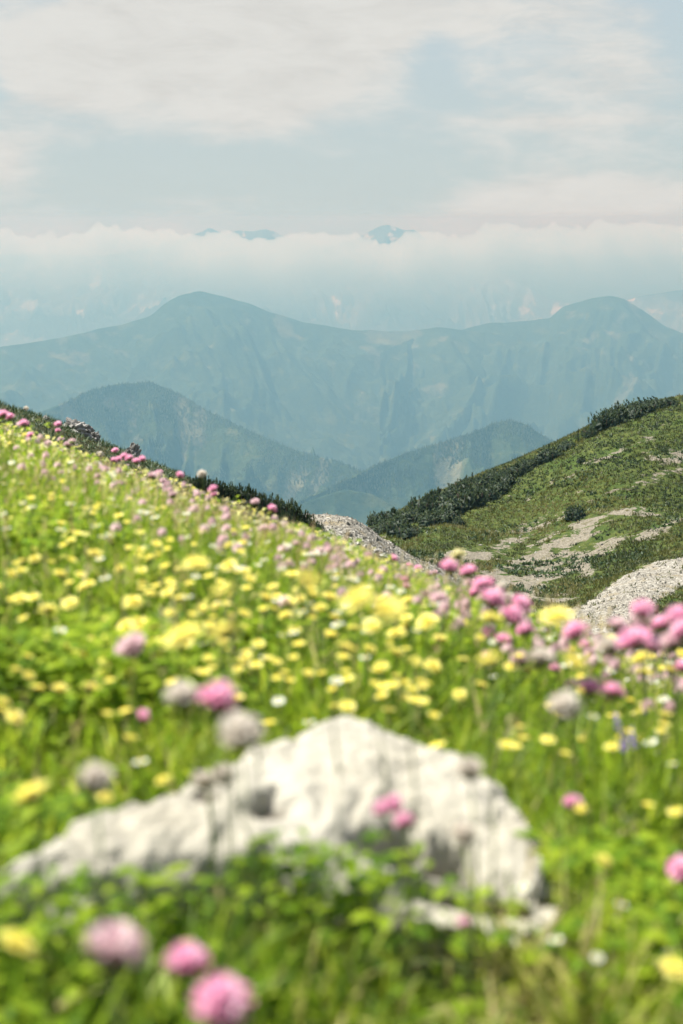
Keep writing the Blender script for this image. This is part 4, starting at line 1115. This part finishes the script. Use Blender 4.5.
# wooded buttress falling between them
X5, Y5, Z5, r5 = mountain([(-160,440,3973),(-60,430,4214),(20,420,4334),(60,404,4455),(90,391,4575),(115,384,4635),(150,382,4696),(180,394,4696),(205,410,4635),(235,424,4575),(270,440,4515),(300,452,4455),(340,462,4395),(400,488,4214),(470,520,3973)],
         2000, 1000, 1700, mmB, 14, 460, 200, 430, .42, 15, 'nearer wooded ridge with steep gullies below the broad mountain', .9)
X6, Y6, Z6, r6 = mountain([(200,540,3190),(270,512,3445),(320,492,3636),(360,472,3765),(400,455,3891),(440,443,3956),(470,434,4020),(492,424,4083),(511,420,4083),(526,425,4083),(540,434,4083),(560,446,4083),(600,475,4083),(680,520,4083)],
         1700, 960, 1500, mmB, 23, 420, 190, 400, .36, 13, 'pointed forested spur in the valley behind the hillside', .9)
mountain([(120,560,2900),(200,540,3100),(270,520,3350),(310,500,3400),(345,489,3450),(372,494,3450),(410,515,3400),(460,545,3300)], 1000, 600, 1000, mmK, 31, 240, 120, 200, .2, 8, 'low forested knoll at the foot of the nearer ridge', .9)
# far massif standing in and above the clouds
mountain([(-260,300,17500),(-60,262,17500),(60,262,17600),(140,250,17800),(190,236,18000),(203,231,18000),(210,227,18000),(217,231,18000),(226,236,18000),(231,232,18000),(240,230,18000),(252,232,18000),(264,229,18000),(274,231,18000),(284,237,18000),(320,246,18000),(355,240,18000),(372,230,18000),(382,225,18000),(390,224,18000),(397,228,18000),(408,231,18000),(414,228,18000),(421,236,18000),(450,252,17900),(500,275,17700),(545,296,17500),(620,320,17300),(760,340,17000)],
         3400, 1250, 2500, mmF, 41, 640, 200, 520, .34, 40, 'far rocky massif whose summits stand above the cloud bank', .85)
mountain([(560,330,15500),(600,310,15500),(640,296,15600),(683,290,15700),(740,284,15700),(860,290,15700)], 2600, 900, 2000, mmF, 47, 200, 110, 520, .25, 40, 'faint far ridge behind the pyramid-shaped mountain', .9)

def forest(X, Y, Z, count, seed, label, fmin=.0):
    rng = np.random.default_rng(seed); n, m = X.shape
    i = rng.integers(1, n - 2, count * 3); j = rng.integers(m // 3 - 6, m - 20, count * 3); a = rng.uniform(0, 1, count * 3); b = rng.uniform(0, 1, count * 3)
    def L(A_): return (A_[i, j] * (1 - a) + A_[i + 1, j] * a) * (1 - b) + (A_[i, j + 1] * (1 - a) + A_[i + 1, j + 1] * a) * b
    x, y, z = L(X), L(Y), L(Z)
    keep = fbm(x / 160, y / 160, 4, seed) > -.12 + .12 * rng.uniform(-1, 1, len(x))
    keep &= np.abs(x / y) < .33
    x, y, z = x[keep][:count], y[keep][:count], z[keep][:count]; k = len(x)
    h = rng.uniform(4, 11, k); r = h * rng.uniform(.20, .32, k)
    base = np.array([(math.cos(t), math.sin(t), 0) for t in np.arange(5) * 1.2566])
    V = np.zeros((k, 6, 3)); V[:, :5, 0] = x[:, None] + base[None, :, 0] * r[:, None]; V[:, :5, 1] = y[:, None] + base[None, :, 1] * r[:, None]; V[:, :5, 2] = (z - 1 + h * .08)[:, None]
    V[:, 5] = np.stack([x, y, z + h], 1)
    tri = np.array([(e, (e + 1) % 5, 5) for e in range(5)])
    T = (np.arange(k) * 6)[:, None, None] + tri[None]
    o = link('forest', mesh_data('forest', V.reshape(-1, 3), [T.reshape(-1, 3)], [M['forest']], {'v': np.repeat(np.clip(rng.uniform(0, .6, k) + .45 + .8 * fbm(x / 230, y / 230, 4, seed + 2), 0, 1), 6)}, smooth=False))
    tag(o, label, 'forest', kind='stuff')
forest(X5, Y5, Z5, 45000, 5, 'conifer forest on the nearer wooded ridge')
forest(X6, Y6, Z6, 36000, 6, 'conifer forest on the pointed spur')

# valley floor, one sheet to the horizon
nv = 60
g = np.linspace(-1, 1, nv); gx = np.sign(g) * np.abs(g) ** 1.6 * 45000; gy = np.linspace(0, 1, nv) ** 1.6 * 60000 - 400
VX, VY = np.meshgrid(gx, gy, indexing='ij'); VZ = -1420 + 60 * fbm(VX / 1800, VY / 1800, 4, 71)
mv = mat_mountain('valley_floor', FD, .0, 3.0, 1.0, .7)
vo = link('valley', mesh_data('valley', np.stack([VX, VY, VZ], -1).reshape(-1, 3), [grid_faces(nv, nv)], [mv], {'gully': np.zeros(nv * nv)}))
tag(vo, 'wooded valley floor far below', 'valley', kind='structure')

# ------------------------------------------------------------------ cloud bank and haze
def cloud_bank(name, x0, x1, yc, top_fn, bot_fn, tmax, dens, seed, label, n=420, m=90):
    """a billowing bank: thick in its body, thinning away softly at the foot and in puffs along the top"""
    xs_ = np.linspace(x0, x1, n); u = np.concatenate([np.linspace(0, .7, m // 2, endpoint=False), .7 + .3 * np.linspace(0, 1, m - m // 2) ** .6])
    Xc, U = np.meshgrid(xs_, u, indexing='ij')
    zb = bot_fn(Xc); zt = top_fn(Xc) + 60 * (fbm(Xc / 900, 0 * Xc, 3, seed)) + 230 * (ridged(Xc / 430, 0 * Xc + 3, 5, seed + 1, .6) - .55)
    Z = zb + (zt - zb) * U
    puff = .5 * ridged(Xc / 700, Z / 420, 4, seed + 5, .55) + .5 * vn(Xc / 1500, Z / 600, seed + 7)
    T = tmax * sstep(.0, .95, U) * np.sqrt(np.clip(1 - U ** 5, 0, 1)) * (.25 + 1.2 * puff) * np.clip(np.minimum(Xc - x0, x1 - Xc) / 900, 0, 1) + 1.0
    mean = yc + 500 * fbm(Xc / 2500, 0 * Xc, 2, seed + 12)
    V = np.concatenate([np.stack([Xc, mean - T, Z], -1).reshape(-1, 3), np.stack([Xc, mean + T, Z], -1).reshape(-1, 3)])
    fr = grid_faces(n, m); bk = grid_faces(n, m)[:, ::-1] + n * m
    side = []
    for i in range(n - 1):
        for j, fl in ((0, True), (m - 1, False)):
            a, b = i * m + j, (i + 1) * m + j
            side.append((a, a + n * m, b + n * m, b)[::1 if fl else -1])
    for j in range(m - 1):
        for i, fl in ((0, False), (n - 1, True)):
            a, b = i * m + j, i * m + j + 1
            side.append((a, a + n * m, b + n * m, b)[::1 if fl else -1])
    mt, nt, out = new_mat(name + '_vapour'); N = NT(nt)
    pv = N.n('ShaderNodeVolumePrincipled'); pv.inputs['Color'].default_value = (.60, .77, .83, 1); pv.inputs['Density'].default_value = dens; pv.inputs['Anisotropy'].default_value = .1
    N.l(pv.outputs[0], out.inputs['Volume'])
    o = link('cloud_bank', mesh_data(name, V, [fr, bk, np.array(side)], [mt]))
    tag(o, label, 'cloud', kind='stuff')
    return o
pxm = PX * 15800
cloud_bank('cloud_bank', -7500, 7500, 15900, lambda x: -9 * pxm + 7 * pxm * sstep(700, 3400, x) - 6 * pxm * np.exp(-((x + 86 * pxm) / (60 * pxm)) ** 2) - 5.5 * pxm * np.exp(-((x - 54 * pxm) / (50 * pxm)) ** 2), lambda x: -100 * pxm + 0 * x, 800, .0026, 61, 'long white cloud bank lying along the far mountains under the summits')

mt, nt, out = new_mat('haze_air'); N = NT(nt)
pv = N.n('ShaderNodeVolumePrincipled'); pv.inputs['Color'].default_value = (.16, .34, .455, 1); pv.inputs['Absorption Color'].default_value = (.58, .144, .0, 1); pv.inputs['Density'].default_value = 1.92e-4; pv.inputs['Anisotropy'].default_value = .2
N.l(pv.outputs[0], out.inputs['Volume'])
hx, hy0, hy1, hz0, hz1 = 47000, -2500, 13500, -1540, 25
hv = np.array([(sx * hx, yy_, zz_) for sx in (-1, 1) for yy_ in (hy0, hy1) for zz_ in (hz0, hz1)], float)
haze = link('haze', mesh_data('haze', hv, [np.array([(0, 1, 3, 2), (4, 6, 7, 5), (0, 4, 5, 1), (2, 3, 7, 6), (0, 2, 6, 4), (1, 5, 7, 3)])], [mt], smooth=False))
tag(haze, 'pale blue summer haze filling the valley air', 'haze', kind='stuff')

# ------------------------------------------------------------------ light, sky, camera
SUN_EL, SUN_AZ = R(60), R(-68)       # azimuth from +Y (forward) towards +X
sd = Vector((math.sin(SUN_AZ) * math.cos(SUN_EL), math.cos(SUN_AZ) * math.cos(SUN_EL), math.sin(SUN_EL)))
sl = bpy.data.lights.new('sun', 'SUN'); sl.energy = 5.0; sl.angle = R(.6); sl.color = (1, .955, .88)
so = bpy.data.objects.new('sun', sl); COL.objects.link(so); so.rotation_euler = sd.to_track_quat('Z', 'Y').to_euler(); so.location = (0, 0, 30)

wd = bpy.data.worlds.new('World'); SC.world = wd; wd.use_nodes = True
nt = wd.node_tree; nt.nodes.clear(); N = NT(nt)
wo = N.n('ShaderNodeOutputWorld')
sky = N.n('ShaderNodeTexSky', sky_type='NISHITA', sun_disc=False, sun_elevation=SUN_EL, sun_rotation=SUN_AZ, altitude=1800, air_density=1.0, dust_density=1.5, ozone_density=1.0)
bg = N.n('ShaderNodeBackground'); bg.inputs['Strength'].default_value = .08; N.l(sky.outputs[0], bg.inputs['Color'])
d = N.n('ShaderNodeTexCoord').outputs['Generated']
sep = N.n('ShaderNodeSeparateXYZ'); N.l(d, sep.inputs[0])
wv = N.mapping(d, (5.5, 5.5, 15))
n1 = N.noise(wv, 1.0, 8, .58, .25); n2 = N.noise(N.mapping(d, (16, 16, 52), loc=(3, 1, 2)), 1.0, 8, .62, .4)
n3 = N.noise(N.mapping(d, (50, 50, 190), loc=(1, 7, 2)), 1.0, 6, .62, .5)
cl = N.math('ADD', N.math('MULTIPLY', N.math('SUBTRACT', n1, .5), 2.0), N.math('ADD', N.math('MULTIPLY', N.math('SUBTRACT', n2, .5), 1.0), N.math('MULTIPLY', N.math('SUBTRACT', n3, .5), .35)))
def blob(cx, cz, rx, rz, gain):
    a = N.math('DIVIDE', N.math('SUBTRACT', sep.outputs[0], cx), rx); b = N.math('DIVIDE', N.math('SUBTRACT', sep.outputs[2], cz), rz)
    r2 = N.math('ADD', N.math('MULTIPLY', a, a), N.math('MULTIPLY', b, b))
    return N.math('MULTIPLY', N.math('POWER', 2.718, N.math('MULTIPLY', r2, -1.0)), gain)
def P2(px, py): return (px - 341) * PX, (220 - py) * PX
bias = None
for (px, py, rx, ry, g_) in ((150, 70, 180, 55, .85), (330, 40, 110, 60, .75), (250, 110, 110, 30, .5), (15, 165, 40, 26, .95), (545, 30, 110, 45, .55), (620, 85, 70, 26, .5), (600, 200, 120, 22, 1.0), (480, 222, 120, 10, .6), (560, 128, 120, 8, .35), (345, 250, 900, 22, .5), (0, 98, 26, 18, -.8), (432, 72, 30, 34, -.55), (668, 55, 34, 34, -.5), (300, 175, 300, 22, -.35)):
    cx, cz = P2(px, py); b = blob(cx, cz, rx * PX, ry * PX, g_)
    bias = b if bias is None else N.math('ADD', bias, b)
# cover overhead and around the view
cover = N.step(N.math('ADD', cl, bias), -.20, .62, .10, 1.0)
cb = N.n('ShaderNodeBackground'); cb.inputs['Color'].default_value = (1.0, .995, .95, 1); N.l(N.math('MULTIPLY', N.math('ADD', N.step(n2, .25, .65, .89, 1.0), N.math('MULTIPLY', N.math('SUBTRACT', n3, .5), .05)), .285), cb.inputs['Strength'])
hz = N.n('ShaderNodeBackground'); hz.inputs['Color'].default_value = (.80, .94, .955, 1); hz.inputs['Strength'].default_value = .235
low = N.step(sep.outputs[2], .0, .8, .94, .0)
m0 = N.n('ShaderNodeMixShader'); N.l(low, m0.inputs[0]); N.l(bg.outputs[0], m0.inputs[1]); N.l(hz.outputs[0], m0.inputs[2])
m1 = N.n('ShaderNodeMixShader'); N.l(cover, m1.inputs[0]); N.l(m0.outputs[0], m1.inputs[1]); N.l(cb.outputs[0], m1.inputs[2])
N.l(m1.outputs[0], wo.inputs['Surface'])

cam = bpy.data.cameras.new('camera'); co = bpy.data.objects.new('camera', cam); COL.objects.link(co)
cam.sensor_fit = 'VERTICAL'; cam.sensor_height = 36; cam.lens = 50; cam.clip_start = .05; cam.clip_end = 120000
co.rotation_euler = (math.pi / 2 - PITCH, 0, 0)
cam.dof.use_dof = True; cam.dof.focus_distance = 40; cam.dof.aperture_fstop = 4.1; cam.dof.aperture_blades = 0
SC.camera = co

SC.render.engine = 'CYCLES'
cy = SC.cycles
cy.use_denoising = True; cy.max_bounces = 8; cy.diffuse_bounces = 3; cy.transmission_bounces = 3; cy.glossy_bounces = 2; cy.volume_bounces = 4; cy.transparent_max_bounces = 6
cy.caustics_reflective = False; cy.caustics_refractive = False; cy.use_adaptive_sampling = True; cy.adaptive_threshold = .02; cy.sample_clamp_indirect = 6
SC.render.film_transparent = False
vs = SC.view_settings; vs.view_transform = 'Standard'; vs.look = 'None'; vs.gamma = 1; vs.exposure = 1.4; vs.use_curve_mapping = False
